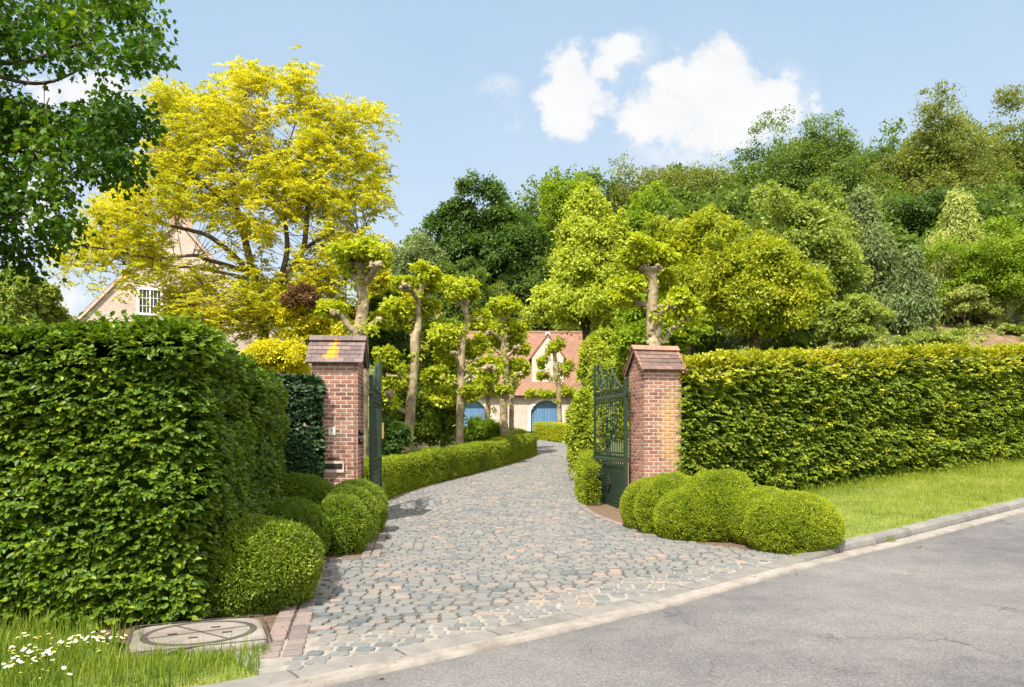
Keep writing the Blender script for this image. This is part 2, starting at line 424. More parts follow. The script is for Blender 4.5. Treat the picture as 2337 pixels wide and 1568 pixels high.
MAT['soil'] = rough_mat('bark_mulch', [(0, (.05, .032, .02)), (.5, (.12, .08, .05)), (1, (.24, .17, .11))], nscale=22, bump=.9, bscale=40)
MAT['ground'] = rough_mat('garden_ground', [(0, (.035, .05, .014)), (.5, (.06, .08, .02)), (1, (.13, .10, .05))], nscale=.5, bump=.4)
MAT['verge'] = rough_mat('turf', [(0, (.08, .11, .015)), (.5, (.135, .17, .025)), (1, (.22, .21, .06))], nscale=3, bump=.6, bscale=60)
MAT['house_brick'] = None

def wall_brick(name, c1, c2, mortar, sx=.21, sy=.07, rot=None):
    m, nt = M(name)
    tc = nd(nt, 'ShaderNodeTexCoord').outputs['Object']
    sp = nd(nt, 'ShaderNodeSeparateXYZ', {0: tc}).outputs
    v = nd(nt, 'ShaderNodeCombineXYZ', {0: mth(nt, 'ADD', sp[0], sp[1]), 1: sp[2], 2: 0.}).outputs[0]
    b = nd(nt, 'ShaderNodeTexBrick', {'Vector': v, 'Color1': (*c1, 1), 'Color2': (*c2, 1), 'Mortar': (*mortar, 1), 'Scale': 1., 'Mortar Size': .009, 'Brick Width': sx, 'Row Height': sy, 'Bias': 0.})
    n = noise(nt, 1.2, 5, .6)
    col = mixc(nt, 1., b.outputs[0], ramp(nt, n, [(.25, (.78, .76, .75)), (.75, (1.15, 1.15, 1.15))]), 'MULTIPLY')
    p = nd(nt, 'ShaderNodeBsdfPrincipled', {'Base Color': col, 'Roughness': .9})
    bp = nd(nt, 'ShaderNodeBump', {'Strength': .4, 'Distance': .01, 'Height': b.outputs[1]}, invert=True)
    nt.links.new(bp.outputs[0], p.inputs['Normal'])
    finish(nt, p.outputs[0])
    return m
MAT['house_brick'] = wall_brick('pale_pink_brick', (.43, .325, .27), (.52, .41, .35), (.56, .48, .42))
MAT['garage_brick'] = wall_brick('grey_pink_brick', (.38, .29, .25), (.5, .41, .35), (.56, .49, .43))
MAT['chimney_brick'] = wall_brick('chimney_brick', (.4, .22, .15), (.48, .3, .21), (.55, .42, .33))
def roof_tile():
    m, nt = M('orange_roof_tile')
    tc = nd(nt, 'ShaderNodeTexCoord').outputs['Object']
    sp = nd(nt, 'ShaderNodeSeparateXYZ', {0: tc}).outputs
    v = nd(nt, 'ShaderNodeCombineXYZ', {0: sp[0], 1: sp[2], 2: 0.}).outputs[0]
    b = nd(nt, 'ShaderNodeTexBrick', {'Vector': v, 'Color1': (.23, .118, .076, 1), 'Color2': (.29, .155, .102, 1), 'Mortar': (.13, .06, .04, 1), 'Scale': 1., 'Mortar Size': .012, 'Brick Width': .18, 'Row Height': .14})
    n = noise(nt, .8, 5, .6)
    col = mixc(nt, 1., b.outputs[0], ramp(nt, n, [(.25, (.8, .8, .8)), (.75, (1.15, 1.12, 1.1))]), 'MULTIPLY')
    p = nd(nt, 'ShaderNodeBsdfPrincipled', {'Base Color': col, 'Roughness': .85})
    bp = nd(nt, 'ShaderNodeBump', {'Strength': .6, 'Distance': .02, 'Height': b.outputs[1]}, invert=True)
    nt.links.new(bp.outputs[0], p.inputs['Normal'])
    finish(nt, p.outputs[0])
    return m
MAT['roof'] = roof_tile()
MAT['white_stone'] = rough_mat('white_stone', [(0, (.55, .5, .44)), (1, (.68, .64, .58))], nscale=4, bump=.2)
MAT['dormer'] = rough_mat('cream_render', [(0, (.40, .35, .29)), (1, (.52, .46, .39))], nscale=2.5, bump=.3)
MAT['white_paint'] = rough_mat('white_paint', [(0, (.7, .68, .64)), (1, (.8, .78, .75))], nscale=4, bump=0, rough=.5)
MAT['blue'] = rough_mat('blue_boards', [(0, (.075, .165, .29)), (1, (.12, .23, .37))], nscale=5, island=.5, bump=.1, rough=.55)
MAT['glass'] = rough_mat('window_glass', [(0, (.03, .04, .035)), (1, (.06, .08, .06))], nscale=3, rough=.06, bump=0, spec=.8)
MAT['petal'] = rough_mat('daisy_petal', [(0, (.75, .75, .72)), (1, (.85, .85, .83))], nscale=9, bump=0)
MAT['yolk'] = rough_mat('daisy_centre', [(0, (.6, .4, .02)), (1, (.7, .5, .04))], nscale=9, bump=0)
MAT['dryleaf'] = rough_mat('dry_leaf', [(0, (.12, .07, .03)), (1, (.3, .17, .06))], nscale=30, bump=.2)
MAT['slate'] = rough_mat('brown_shed_roof', [(0, (.12, .065, .04)), (1, (.2, .11, .07))], nscale=3, bump=.5)

# ------------------------------------------------------------------ setting: terrain
def terrain():
    xs = np.unique(np.r_[np.arange(-220, -30, 10), np.arange(-30, 60, .8), np.arange(60, 260, 10)])
    ys = np.unique(np.r_[np.arange(-60, 0, 6), np.arange(0, 60, .8), np.arange(60, 130, 2.5), np.arange(130, 420, 15)])
    X, Y = np.meshgrid(xs, ys, indexing='ij')
    Z = H(X, Y) - .08
    P = np.stack([X, Y, np.zeros_like(X)], -1).reshape(-1, 3)
    Z = Z.ravel() + np.where(Y.ravel() > 62, NO[0](P, .12) * .5, 0)
    V = np.c_[X.ravel(), Y.ravel(), Z]
    mb = MB(); mb.grid(V, len(xs), len(ys))
    tag(mb.build('ground', MAT['ground'], smooth=True), kind='structure')
terrain()

E2px = [(606, 1568), (840, 1518), (1133, 1456), (1460, 1382), (1600, 1345), (1883, 1272), (2050, 1232), (2336, 1158)]
E2 = np.array([G(*p) for p in E2px])[:, :2]
d0 = nz(E2[1] - E2[0]); d1 = nz(np.array([.80, .60]))
E2 = np.vstack([E2[0] - d0 * 9, E2[0] - d0 * 4, E2, E2[-1] + d1 * 5, E2[-1] + d1 * 14, E2[-1] + d1 * 30])
E2 = resample(smooth(E2, 8), .2)
E2n = nz(np.gradient(E2, axis=0)); E2n = np.c_[-E2n[:, 1], E2n[:, 0]]     # points away from the road (left of travel)
E1 = E2 - E2n * .222
E3 = E2 + E2n * .2
E2s = np.r_[0, np.cumsum(np.linalg.norm(np.diff(E2, axis=0), axis=1))]
def e_at(px, py):
    g = G(px, py)[:2]
    return E2s[np.argmin(np.linalg.norm(E2 - g, axis=1))]
S_DROP0, S_DROP1 = e_at(560, 1578), e_at(1800, 1293)     # dropped kerb range
S_RISE1 = e_at(1960, 1254)
def kerb_h(s):
    r = np.clip((s - S_DROP1) / (S_RISE1 - S_DROP1), 0, 1)
    l = np.clip((S_DROP0 - s) / .8, 0, 1)
    return .022 + .10 * (r * r * (3 - 2 * r)) + .05 * l

# road sheet
def strip(A, B, za, zb, name, mat, wob=0.):
    mb = MB()
    n = len(A)
    V = np.empty((n, 2, 3)); V[:, 0, :2] = A; V[:, 1, :2] = B
    V[:, 0, 2] = za; V[:, 1, 2] = zb
    mb.grid(V.reshape(-1, 3), n, 2)
    return tag(mb.build(name, mat, smooth=True), kind='structure')
def road():
    ws = np.r_[0, .03, .3, 1, 2, 3.5, 5, 7, 9.5, 13]
    n = len(E1)
    V = np.empty((n, len(ws), 3))
    wob = NO[1](np.c_[E1, np.zeros(n)], 7.) * .012
    for j, w in enumerate(ws):
        q = E1 - E2n * (w + (wob[:, None] if j == 0 else 0))
        V[:, j, :2] = q; V[:, j, 2] = H(q[:, 0], q[:, 1]) + .004 + (.0 if j else -.014)
    mb = MB(); mb.grid(V.reshape(-1, 3)[:, :], n, len(ws))
    tag(mb.build('road', MAT['asphalt'], smooth=True), kind='structure')
road()
# gutter: pale concrete band with a slight dish
def gutter():
    n = len(E2); ws = [-.02, .03, .10, .178, .19]
    V = np.empty((n, len(ws), 3))
    for j, w in enumerate(ws):
        q = E2 - E2n * w
        V[:, j, :2] = q; V[:, j, 2] = H(q[:, 0], q[:, 1]) + [.006, .008, .004, .012, -.05][j]
    V[:, 3:, :2] += (E2n.T * NO[2](np.c_[E2, np.zeros(n)], 5.) * .016)[:, None, :].transpose(2, 1, 0)
    mb = MB(); mb.grid(V.reshape(-1, 3), n, len(ws))
    tag(mb.build('gutter', MAT['gutter'], smooth=True), kind='structure')
gutter()
# kerb stones (one structure, 0.95 m stones with open joints and rounded noses)
def kerb():
    mb = MB(); s = .1
    while s < E2s[-1] - 1.2:
        L = RS.uniform(.78, .98)
        ss = np.linspace(s + .011, s + L - .011, 7)
        jit = RS.uniform(-.006, .006); jz = RS.uniform(-.004, .005)
        P2 = np.stack([np.interp(ss, E2s, E2[:, i]) for i in (0, 1)], 1)
        N2 = nz(np.stack([np.interp(ss, E2s, E2n[:, i]) for i in (0, 1)], 1))
        h = kerb_h(ss) + jz
        prof = [(.0, -.06), (.004, .3), (.018, .72), (.05, .97), (.1, 1.0), (.19, 1.0), (.2, .9), (.2, -.06)]
        V = np.empty((7, len(prof), 3))
        for j, (w, zf) in enumerate(prof):
            e = np.zeros(7); 
            q = P2 + N2 * (w + jit)
            V[:, j, :2] = q
            V[:, j, 2] = H(q[:, 0], q[:, 1]) + (h * zf if zf > 0 else zf)
        V[0, :, 2] -= np.array([0, 0, .003, .006, .006, .006, .003, 0]); V[-1, :, 2] -= np.array([0, 0, .003, .006, .006, .006, .003, 0])
        b = MB(); m = len(prof)
        mb.grid(V.reshape(-1, 3), 7, m)
        mb.f.append((np.arange(m)[None] + mb.n - 7 * m)); mb.f.append((np.arange(m)[::-1][None] + mb.n - m))
        s += L
    tag(mb.build('kerb', MAT['kerb']), kind='structure')
kerb()

# ------------------------------------------------------------------ driveway: every sett is geometry inside one structure mesh
def px_poly(pts):
    return np.array([G(*p)[:2] for p in pts])
LEFT = px_poly([(694, 1503), (747, 1283), (868, 1275), (884, 1214), (878, 1150), (940, 1122), (1080, 1085), (1160, 1063), (1216, 1043)])
LEFT = np.vstack([LEFT, [[1.05, 31.5], [.55, 34], [-.9, 38], [-3, 42], [-6, 46]]])
RIGHT = px_poly([(1880, 1272), (1740, 1262), (1620, 1245), (1490, 1226), (1405, 1198), (1345, 1174), (1322, 1146), (1332, 1088)])
RIGHT = np.vstack([RIGHT, [[2.9, 30], [3.1, 34], [3.05, 37.2], [1.4, 41], [-.5, 45], [-2.5, 50], [-6, 54]]])
m0 = np.argmin(np.linalg.norm(E3 - LEFT[0], axis=1)); m1 = np.argmin(np.linalg.norm(E3 - RIGHT[0], axis=1))
DRIVE = np.vstack([LEFT, RIGHT[::-1], E3[m0 - 2:m1 + 1][::-1]])
FARDRIVE = np.array([[-6, 46], [-2.5, 50], [-6, 54], [-9, 54], [-9, 46]])

def flat_sheet(poly, name, mat, dz, step=.6):
    """polygon filled by a fan-free grid clip: triangulated through bmesh for safety"""
    import bmesh
    bm = bmesh.new()
    vs = [bm.verts.new((p[0], p[1], 0)) for p in poly]
    f = bm.faces.new(vs)
    bmesh.ops.triangulate(bm, faces=[f])
    for _ in range(4):
        long = [e for e in bm.edges if e.calc_length() > step * 2.2]
        if not long: break
        bmesh.ops.subdivide_edges(bm, edges=long, cuts=1)
        bmesh.ops.triangulate(bm, faces=[f for f in bm.faces if len(f.verts) > 3])
    for v in bm.verts:
        v.co.z = float(H(v.co.x, v.co.y)) + dz
    me = bpy.data.meshes.new(name); bm.normal_update()
    for f in bm.faces:
        if f.normal.z < 0: f.normal_flip()
    bm.to_mesh(me); bm.free()
    me.materials.append(mat)
    o = bpy.data.objects.new(name, me); COL.objects.link(o)
    return tag(o, kind='structure')

def sett(mb, cx, cy, lx, ly, h, rz=0., tilt=0.02, soft=.2, inset=.06):
    """vectorised rounded setts. cx.. arrays"""
    n = len(cx)
    a = np.array([[1, -1 + 2 * soft], [1, 1 - 2 * soft], [1 - 2 * soft * .8, 1], [-1 + 2 * soft * .8, 1], [-1, 1 - 2 * soft], [-1, -1 + 2 * soft], [-1 + 2 * soft * .8, -1], [1 - 2 * soft * .8, -1]]) * .5
    J = a[None] + RS.uniform(-.03, .03, (n, 8, 2))
    ox = J[..., 0] * lx[:, None]; oy = J[..., 1] * ly[:, None]
    c, s = np.cos(rz), np.sin(rz)
    c = np.broadcast_to(c, n)[:, None]; s = np.broadcast_to(s, n)[:, None]
    tz = RS.uniform(-tilt, tilt, (n, 1)), RS.uniform(-tilt, tilt, (n, 1))
    h = np.broadcast_to(h, n).reshape(-1, 1)
    rings = []
    for (sc, z) in ((1., h * 0 - .03), (1., h * .35), (1 - inset * .55, h * .85), (1 - inset * 1.6, h)):
        x = ox * sc; y = oy * sc
        zz = z + (x * tz[0] + y * tz[1]) * (z > 0)
        X = cx[:, None] + x * c - y * s; Y = cy[:, None] + x * s + y * c
        rings.append(np.stack([X, Y, H(X, Y) + zz], -1))
    V = np.concatenate(rings, 1).reshape(-1, 3)
    b = np.arange(n)[:, None] * 32
    fs = []
    for r in range(3):
        for i in range(8):
            k = (i + 1) % 8
            fs.append(b + np.array([[r * 8 + i, r * 8 + k, r * 8 + 8 + k, r * 8 + 8 + i]]))
    mb.add(V, np.concatenate(fs), b + np.arange(24, 32)[None])

LS = np.vstack([px_poly([(588, 1514), (655, 1392), (722, 1287)]), LEFT[2:]])
ms = np.argmin(np.linalg.norm(E3 - LS[0], axis=1))
flat_sheet(np.vstack([LS, RIGHT[::-1], E3[ms - 1:m1 + 1][::-1]]), 'driveway', MAT['grout'], .006)
def cobbles():
    mb = MB()
    y = 4.6; C = []
    while y < 47:
        d = RS.uniform(.105, .135)
        x = -7 + RS.uniform(0, .2)
        while x < 7:
            l = RS.uniform(.13, .2)
            C.append((x + l / 2, y + d / 2 + .03 * math.sin(x * 1.7 + y), l, d)); x += l
        y += d
    C = np.array(C)
    C = C[inpoly(C[:, :2], DRIVE)]
    g = np.where(C[:, 1] < 9, .014, .010) + np.where((RS.rand(len(C)) < .25), .008, 0)
    # wider joints beside the kerb
    dk = np.min(np.linalg.norm(C[:, None, :2] - E3[None, ::3], axis=2), axis=1)
    g = g + np.clip((1.5 - dk) / 1.5, 0, 1) * .024
    keep = dk > .07
    C = C[keep]; g = g[keep]
    sett(mb, C[:, 0], C[:, 1], np.maximum(C[:, 2] - g, .05), np.maximum(C[:, 3] - g * .8, .04), .022 + RS.uniform(-.004, .006, len(C)), rz=RS.normal(0, .028, len(C)))
    print('setts', len(C))
    tag(mb.build('driveway_setts', MAT['cobble'], smooth=False), kind='structure')
cobbles()
def sand_band():
    q = E3[ms - 1:m1 + 1]; nn = E2n[ms - 1:m1 + 1]
    w = .75 + .3 * NO[1](np.c_[q, np.zeros(len(q))], 1.7)
    w = w * np.clip(np.linspace(1.2, .5, len(q)), .5, 1)
    mb = MB(); V = np.empty((len(q), 4, 3))
    for j, f in enumerate((0., .35, .7, 1.)):
        p = q + nn * (w * f)[:, None] ; V[:, j, :2] = p; V[:, j, 2] = H(p[:, 0], p[:, 1]) + .013
    mb.grid(V.reshape(-1, 3), len(q), 4)
    tag(mb.build('driveway_joint_sand', MAT['sand']), kind='structure')
sand_band()
def border():
    mb = MB()
    A, B = G(694, 1503)[:2], G(747, 1283)[:2]
    t = nz(B - A); nL = np.array([-t[1], t[0]])
    rz = math.atan2(t[1], t[0])
    n = int(np.linalg.norm(B - A) / .15)
    cx, cy, lx, ly = [], [], [], []
    for k in range(2):
        for i in range(n + (1 - k)):
            p = A + t * (i + .5 - .06 * k) * .15 + nL * (.085 + .165 * k)
            cx.append(p[0]); cy.append(p[1]); lx.append(.126); ly.append(.142)
    sett(mb, np.array(cx), np.array(cy), np.array(lx), np.array(ly), .028, rz=rz, soft=.12, inset=.07)
    # step across and up beside the clipped shrubs
    B2, C2 = G(868, 1275)[:2], G(884, 1214)[:2]
    for P0, P1, side in ((B, B2, 1), (B2, C2, 1)):
        t = nz(P1 - P0); nL = np.array([-t[1], t[0]]) * side
        n = int(np.linalg.norm(P1 - P0) / .2)
        i = np.arange(n)
        for k in range(2 if P0 is B2 else 1):
            p = P0 + t * ((i + .5) * np.linalg.norm(P1 - P0) / max(n, 1))[:, None] + nL * (.07 + .13 * k)
            sett(mb, p[:, 0], p[:, 1], np.full(n, .185), np.full(n, .115), .026, rz=math.atan2(t[1], t[0]), soft=.12, inset=.07)
    # curved edging by the open gate
    P = resample(smooth(np.vstack([px_poly([(1490, 1226), (1405, 1198), (1345, 1174), (1322, 1146), (1332, 1088)]), [[2.9, 30]]]), 8), .2)
    t = nz(np.gradient(P, axis=0))
    q = P + np.c_[t[:, 1], -t[:, 0]] * .06
    sett(mb, q[:, 0], q[:, 1], np.full(len(q), .19), np.full(len(q), .12), .03, rz=np.arctan2(t[:, 1], t[:, 0]), soft=.12, inset=.07)
    P = resample(smooth(np.vstack([px_poly([(878, 1150), (940, 1122), (1080, 1085), (1160, 1063), (1216, 1043)]), [[1.05, 31.5]]]), 8), .2)
    t = nz(np.gradient(P, axis=0))
    q = P + np.c_[-t[:, 1], t[:, 0]] * .0
    sett(mb, q[:, 0], q[:, 1], np.full(len(q), .19), np.full(len(q), .12), .03, rz=np.arctan2(t[:, 1], t[:, 0]), soft=.12, inset=.07)
    tag(mb.build('driveway_edging', MAT['cobble_pink']), kind='structure')
border()
# soil beds beside the drive
def bed(pts, dz, name='planting_bed'):
    flat_sheet(np.array(pts), name, MAT['soil'], dz)
bed(np.vstack([LEFT[:5][::-1] + [[-.0, 0]], [[-2.4, 5.4]], [[-3.2, 5.9], [-4.6, 7], [-4.6, 13.6]]]), .002)
bed(np.vstack([RIGHT[:8], [[2.9, 30], [6, 30], [9, 17.5], [6.6, 12.4]]]), .002)
MAT['far_gravel'] = MAT['grout']

# ------------------------------------------------------------------ foliage generators
def tufts(mb, B, N, per, L, W, spread=.8, upb=.25):
    """small shoots on a clipped surface"""
    n = len(B)
    D = nz(N[:, None] * 1. + RS.normal(size=(n, per, 3)) * spread + UP * upb)
    C = B[:, None] + D * RS.uniform(-.2, .5, (n, per, 1)) * L * 2 + RS.normal(size=(n, per, 3)) * L * .5
    C = C.reshape(-1, 3); D = D.reshape(-1, 3)
    nn = nz(np.repeat(N, per, 0) * .5 + RS.normal(size=(len(C), 3)) * .7 + UP * .4)
    s = RS.uniform(.7, 1.3, len(C))
    leaf_quad(mb, C, D, nn, L * s, W * s)

def sprays(mb, B, N, k, TL, L, W, lat=.9, upn=.75, down=.12):
    """short horizontal twigs carrying k overlapping oval leaves each"""
    n = len(B)
    side = nz(np.cross(UP, N) + 1e-6)
    t = nz(N * .8 + side * RS.uniform(-lat, lat, (n, 1)) + UP * RS.uniform(-.35, .2, (n, 1)))
    pn = nz(UP * upn + N * RS.uniform(.25, .9, (n, 1)) + RS.normal(size=(n, 3)) * .25)
    s = nz(np.cross(pn, t))
    j = np.arange(k)
    pos = B[:, None] + t[:, None] * (j / k)[None, :, None] * TL
    sg = np.where(j % 2 == 0, 1., -1.)[None, :, None]
    A = nz(t[:, None] * .75 + s[:, None] * sg * RS.uniform(.4, 1., (n, k, 1)) - UP * down + RS.normal(size=(n, k, 3)) * .15)
    NN = nz(pn[:, None] + RS.normal(size=(n, k, 3)) * .28)
    sz = RS.uniform(.7, 1.25, n * k)
    leaf_oval(mb, pos.reshape(-1, 3), A.reshape(-1, 3), NN.reshape(-1, 3), L * sz, W * sz)

def hedge_surface(path, width, zb, zt, dens, rough=.05, round_=.25, ends=True, nseed=0, sides=('f', 't', 'e')):
    """points and normals on a clipped hedge following a front-face path (front = right-hand side of travel is outside)."""
    P = resample(path, .1)
    t = nz(np.gradient(P[:, :2], axis=0)); out = np.c_[t[:, 1], -t[:, 0]]
    s = np.r_[0, np.cumsum(np.linalg.norm(np.diff(P[:, :2], axis=0), axis=1))]
    Ltot = s[-1]
    def at(u, A): return np.stack([np.interp(u, s, A[:, i]) for i in range(A.shape[1])], 1)
    zb_ = zb if callable(zb) else (lambda p: np.full(len(p), zb))
    zt_ = zt if callable(zt) else (lambda p: np.full(len(p), zt))
    Bs, Ns = [], []
    hh = float(np.mean(zt_(P) - zb_(P)))
    if 'f' in sides:
        n = int(Ltot * hh * dens); u = RS.uniform(0, Ltot, n); p = at(u, P); o = nz(at(u, out))
        v = RS.uniform(0, 1, n); z = zb_(p) + v * (zt_(p) - zb_(p))
        r = np.clip((zt_(p) - z) / round_, 0, 1)
        inset = round_ * (1 - np.sqrt(np.clip(1 - (1 - r) ** 2, 0, 1)))
        q = p[:, :2] - o * inset[:, None]
        Bs.append(np.c_[q, z]); Ns.append(nz(np.c_[o * r[:, None] + 1e-3, (1 - r)]))
    if 'b' in sides:
        n = int(Ltot * hh * dens * .5); u = RS.uniform(0, Ltot, n); p = at(u, P); o = nz(at(u, out))
        z = zb_(p) + RS.uniform(0, 1, n) * (zt_(p) - zb_(p))
        Bs.append(np.c_[p[:, :2] - o * width, z]); Ns.append(np.c_[-o, np.zeros(n)])
    if 't' in sides:
        n = int(Ltot * width * dens); u = RS.uniform(0, Ltot, n); p = at(u, P); o = nz(at(u, out))
        Bs.append(np.c_[p[:, :2] - o * RS.uniform(.02, width, (n, 1)), zt_(p)]); Ns.append(np.tile([0, 0, 1.], (n, 1)))
    if 'e' in sides:
        for e, sg in ((0, -1), (len(P) - 1, 1)):
            n = int(width * hh * dens); o = out[e]; tt = t[e] * sg
            v = RS.uniform(0, 1, n)
            pz = zb_(P[e:e + 1])[0] + v * (zt_(P[e:e + 1])[0] - zb_(P[e:e + 1])[0])
            Bs.append(np.c_[P[e, :2] - o * RS.uniform(0, width, (n, 1)), pz]); Ns.append(np.tile([tt[0], tt[1], 0.], (n, 1)))
    B = np.vstack(Bs); N = nz(np.vstack(Ns))
    nv = NO[nseed](B * np.array([1, 1, 2.2]), 2.2) * .6 + NO[(nseed + 1) % 6](B * np.array([1, 1, 2.6]), 6.) * .5
    B = B + N * (nv * rough)[:, None]
    keep = RS.rand(len(B)) < np.clip(.92 + nv * .55, .22, 1)
    return B[keep], N[keep], P, out

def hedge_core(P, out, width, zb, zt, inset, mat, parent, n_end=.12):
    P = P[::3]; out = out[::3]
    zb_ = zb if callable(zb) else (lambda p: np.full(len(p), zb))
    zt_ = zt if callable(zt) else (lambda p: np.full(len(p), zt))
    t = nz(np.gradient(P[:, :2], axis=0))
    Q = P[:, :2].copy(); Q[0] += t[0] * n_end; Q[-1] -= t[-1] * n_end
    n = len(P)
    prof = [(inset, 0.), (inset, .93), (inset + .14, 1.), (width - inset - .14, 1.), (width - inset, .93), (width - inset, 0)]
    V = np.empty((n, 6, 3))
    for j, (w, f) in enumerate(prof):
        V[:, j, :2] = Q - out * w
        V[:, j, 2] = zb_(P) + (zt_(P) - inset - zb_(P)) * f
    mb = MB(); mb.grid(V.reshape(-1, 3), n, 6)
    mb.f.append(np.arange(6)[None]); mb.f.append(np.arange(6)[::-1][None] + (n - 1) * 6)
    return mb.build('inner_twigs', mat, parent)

# ------------------------------------------------------------------ hedges
def left_hedge():
    t = thing('hedge', (-4.5, 8, 0), 'tall dark green clipped beech hedge filling the left foreground beside the grass and daisies', 'hedge')
    c0 = np.array([-11., 6.0]); c1 = np.array([-2.80, 6.27]); c2 = np.array([-2.68, 6.40]); c3 = np.array([-3.72, 11.9])
    path = np.vstack([c0, [-6, 6.14], c1, [-2.72, 6.31], c2, [-2.82, 7.2], c3])
    zb = lambda p: H(p[:, 0], p[:, 1]) + .08
    zt = lambda p: 2.47 + .03 * np.sin(p[:, 0] * 2.1)
    # travel direction must keep outside on the right: path goes left->right then back: outside = right-hand side
    B, N, P, out = hedge_surface(path, 2.2, zb, zt, 520, rough=.115, round_=.09, nseed=1)
    vis = (B[:, 0] > -6.3)
    B, N = B[vis], N[vis]
    mb = MB(); sprays(mb, B - N * .06, N, 7, .14, .056, .037)
    # stray shoots on top
    st = (N[:, 2] > .8) & (RS.rand(len(B)) < .09)
    b = B[st]; sprays(mb, b, nz(N[st] + RS.normal(size=(len(b), 3)) * .4), 6, .2, .06, .037, lat=.5)
    lf = mb.build('foliage', MAT['hedge_left'], t, local=t.location)
    c = hedge_core(P, out, 2.2, zb, zt, .16, MAT['core'], t); c.location = -np.array(t.location)
left_hedge()

def ivy_hedge():
    t = thing('ivy_screen', (-3.7, 12.6, 0), 'narrow wall of very dark ivy between the left hedge and the left brick pillar', 'ivy')
    path = np.array([[-4.6, 12.35], [-3.36, 12.75]])
    zb = lambda p: H(p[:, 0], p[:, 1]) + .05
    zt = lambda p: 2.58 + 0 * p[:, 0]
    B, N, P, out = hedge_surface(path, .8, zb, zt, 560, rough=.05, round_=.15, nseed=3)
    mb = MB(); sprays(mb, B - N * .05, N, 7, .14, .075, .06, down=.45)
    mb.build('foliage', MAT['ivy'], t, local=t.location)
    c = hedge_core(P, out, .8, zb, zt, .14, MAT['core'], t); c.location = -np.array(t.location)
ivy_hedge()

HR0, HR1 = np.array([3.5, 14.75]), np.array([13.85, 20.0])
HRd = nz(HR1 - HR0); HR2 = HR0 + HRd * 17.
def hr_u(p): return ((p[:, :2] - HR0) @ HRd) / np.linalg.norm(HR1 - HR0)
def hr_zb(p): return .10 + .78 * np.clip(hr_u(p), 0, 2)
def hr_zt(p): return 3.12 + .78 * np.clip(hr_u(p), 0, 2) + .06 * np.sin(p[:, 0] * 1.3) 
def right_hedge():
    t = thing('hedge', (HR0[0], HR0[1], 0), 'long sunlit yellow green hornbeam hedge above the grass verge right of the gate', 'hedge')
    path = np.vstack([HR0, HR2])
    B, N, P, out = hedge_surface(path, 1.3, hr_zb, hr_zt, 205, rough=.165, round_=.28, nseed=2)
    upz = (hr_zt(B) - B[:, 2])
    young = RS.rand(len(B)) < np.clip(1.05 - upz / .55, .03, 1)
    mb = MB(); sprays(mb, (B - N * .08)[~young], N[~young], 8, .18, .073, .045)
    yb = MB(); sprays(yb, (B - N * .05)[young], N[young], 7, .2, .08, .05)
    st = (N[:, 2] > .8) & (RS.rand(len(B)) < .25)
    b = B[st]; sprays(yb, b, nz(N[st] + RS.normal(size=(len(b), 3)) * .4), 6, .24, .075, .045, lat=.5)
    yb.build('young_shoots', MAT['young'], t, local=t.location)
    # ivy-like shoots lapping over the pillar edge
    m = 90; e = np.c_[RS.uniform(-.22, .05, m), RS.uniform(.5, 2.6, m)]
    b = np.c_[HR0[0] + e[:, 0] * HRd[0], HR0[1] + e[:, 0] * HRd[1] - .12, e[:, 1]]
    sprays(mb, b, np.tile([-.5, -.8, 0], (m, 1)), 6, .13, .06, .04)
    mb.build('foliage', MAT['hedge_right'], t, local=t.location)
    c = hedge_core(P, out, 1.3, hr_zb, hr_zt, .2, MAT['core'], t); c.location = -np.array(t.location)
right_hedge()

def low_hedge(path, width, hgt, dens, mat, label, L=.036, per=8):
    dens *= 1.6
    p0 = path[0]
    t = thing('low_hedge', (p0[0], p0[1], H(p0[0], p0[1])), label, 'low hedge')
    zb = lambda p: H(p[:, 0], p[:, 1]) + .01
    zt = lambda p: H(p[:, 0], p[:, 1]) + hgt + .03 * np.sin(p[:, 1] * 1.9)
    B, N, P, out = hedge_surface(path, width, zb, zt, dens, rough=.04, round_=.12, nseed=4)
    mb = MB(); tufts(mb, B, N, per, L, L * .55, upb=.5)
    mb.build('foliage', mat, t, local=t.location)
    c = hedge_core(P, out, width, zb, zt, .09, MAT['core'], t, n_end=.08); c.location = -np.array(t.location)
pp = px_poly([(872, 1150), (940, 1122), (1080, 1085), (1160, 1063), (1216, 1043)])
pp = np.vstack([pp, [[1.0, 31.3], [.2, 34.], [-2.2, 36.5]]]) + np.array([-.06, 0])
low_hedge(smooth(pp, 6), .75, .86, 330, MAT['lowhedge'], 'long low clipped box hedge curving along the left side of the driveway', per=8)
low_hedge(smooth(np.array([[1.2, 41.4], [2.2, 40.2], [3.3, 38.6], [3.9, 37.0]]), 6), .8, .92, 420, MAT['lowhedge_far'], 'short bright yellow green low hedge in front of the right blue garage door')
pg = px_poly([(1352, 1178), (1338, 1166), (1330, 1140), (1338, 1090)])
low_hedge(smooth(np.vstack([[2.35, 14.9], pg + np.array([.12, 0]), [3.0, 29]])[::-1], 6)[::1] + np.array([0.1, 0]), -.6, .8, 330, MAT['lowhedge'], 'low box hedge behind the open right gate leaf') if False else None
def hedge_right_drive():
    pth = smooth(np.array([[3.0, 27.], [2.2, 22.], [1.66, 18.6], [1.58, 17.2], [1.62, 16.1]]), 6)
    low_hedge(pth, .3, .85, 380, MAT['lowhedge'], 'low box hedge behind the open right gate leaf')
hedge_right_drive()

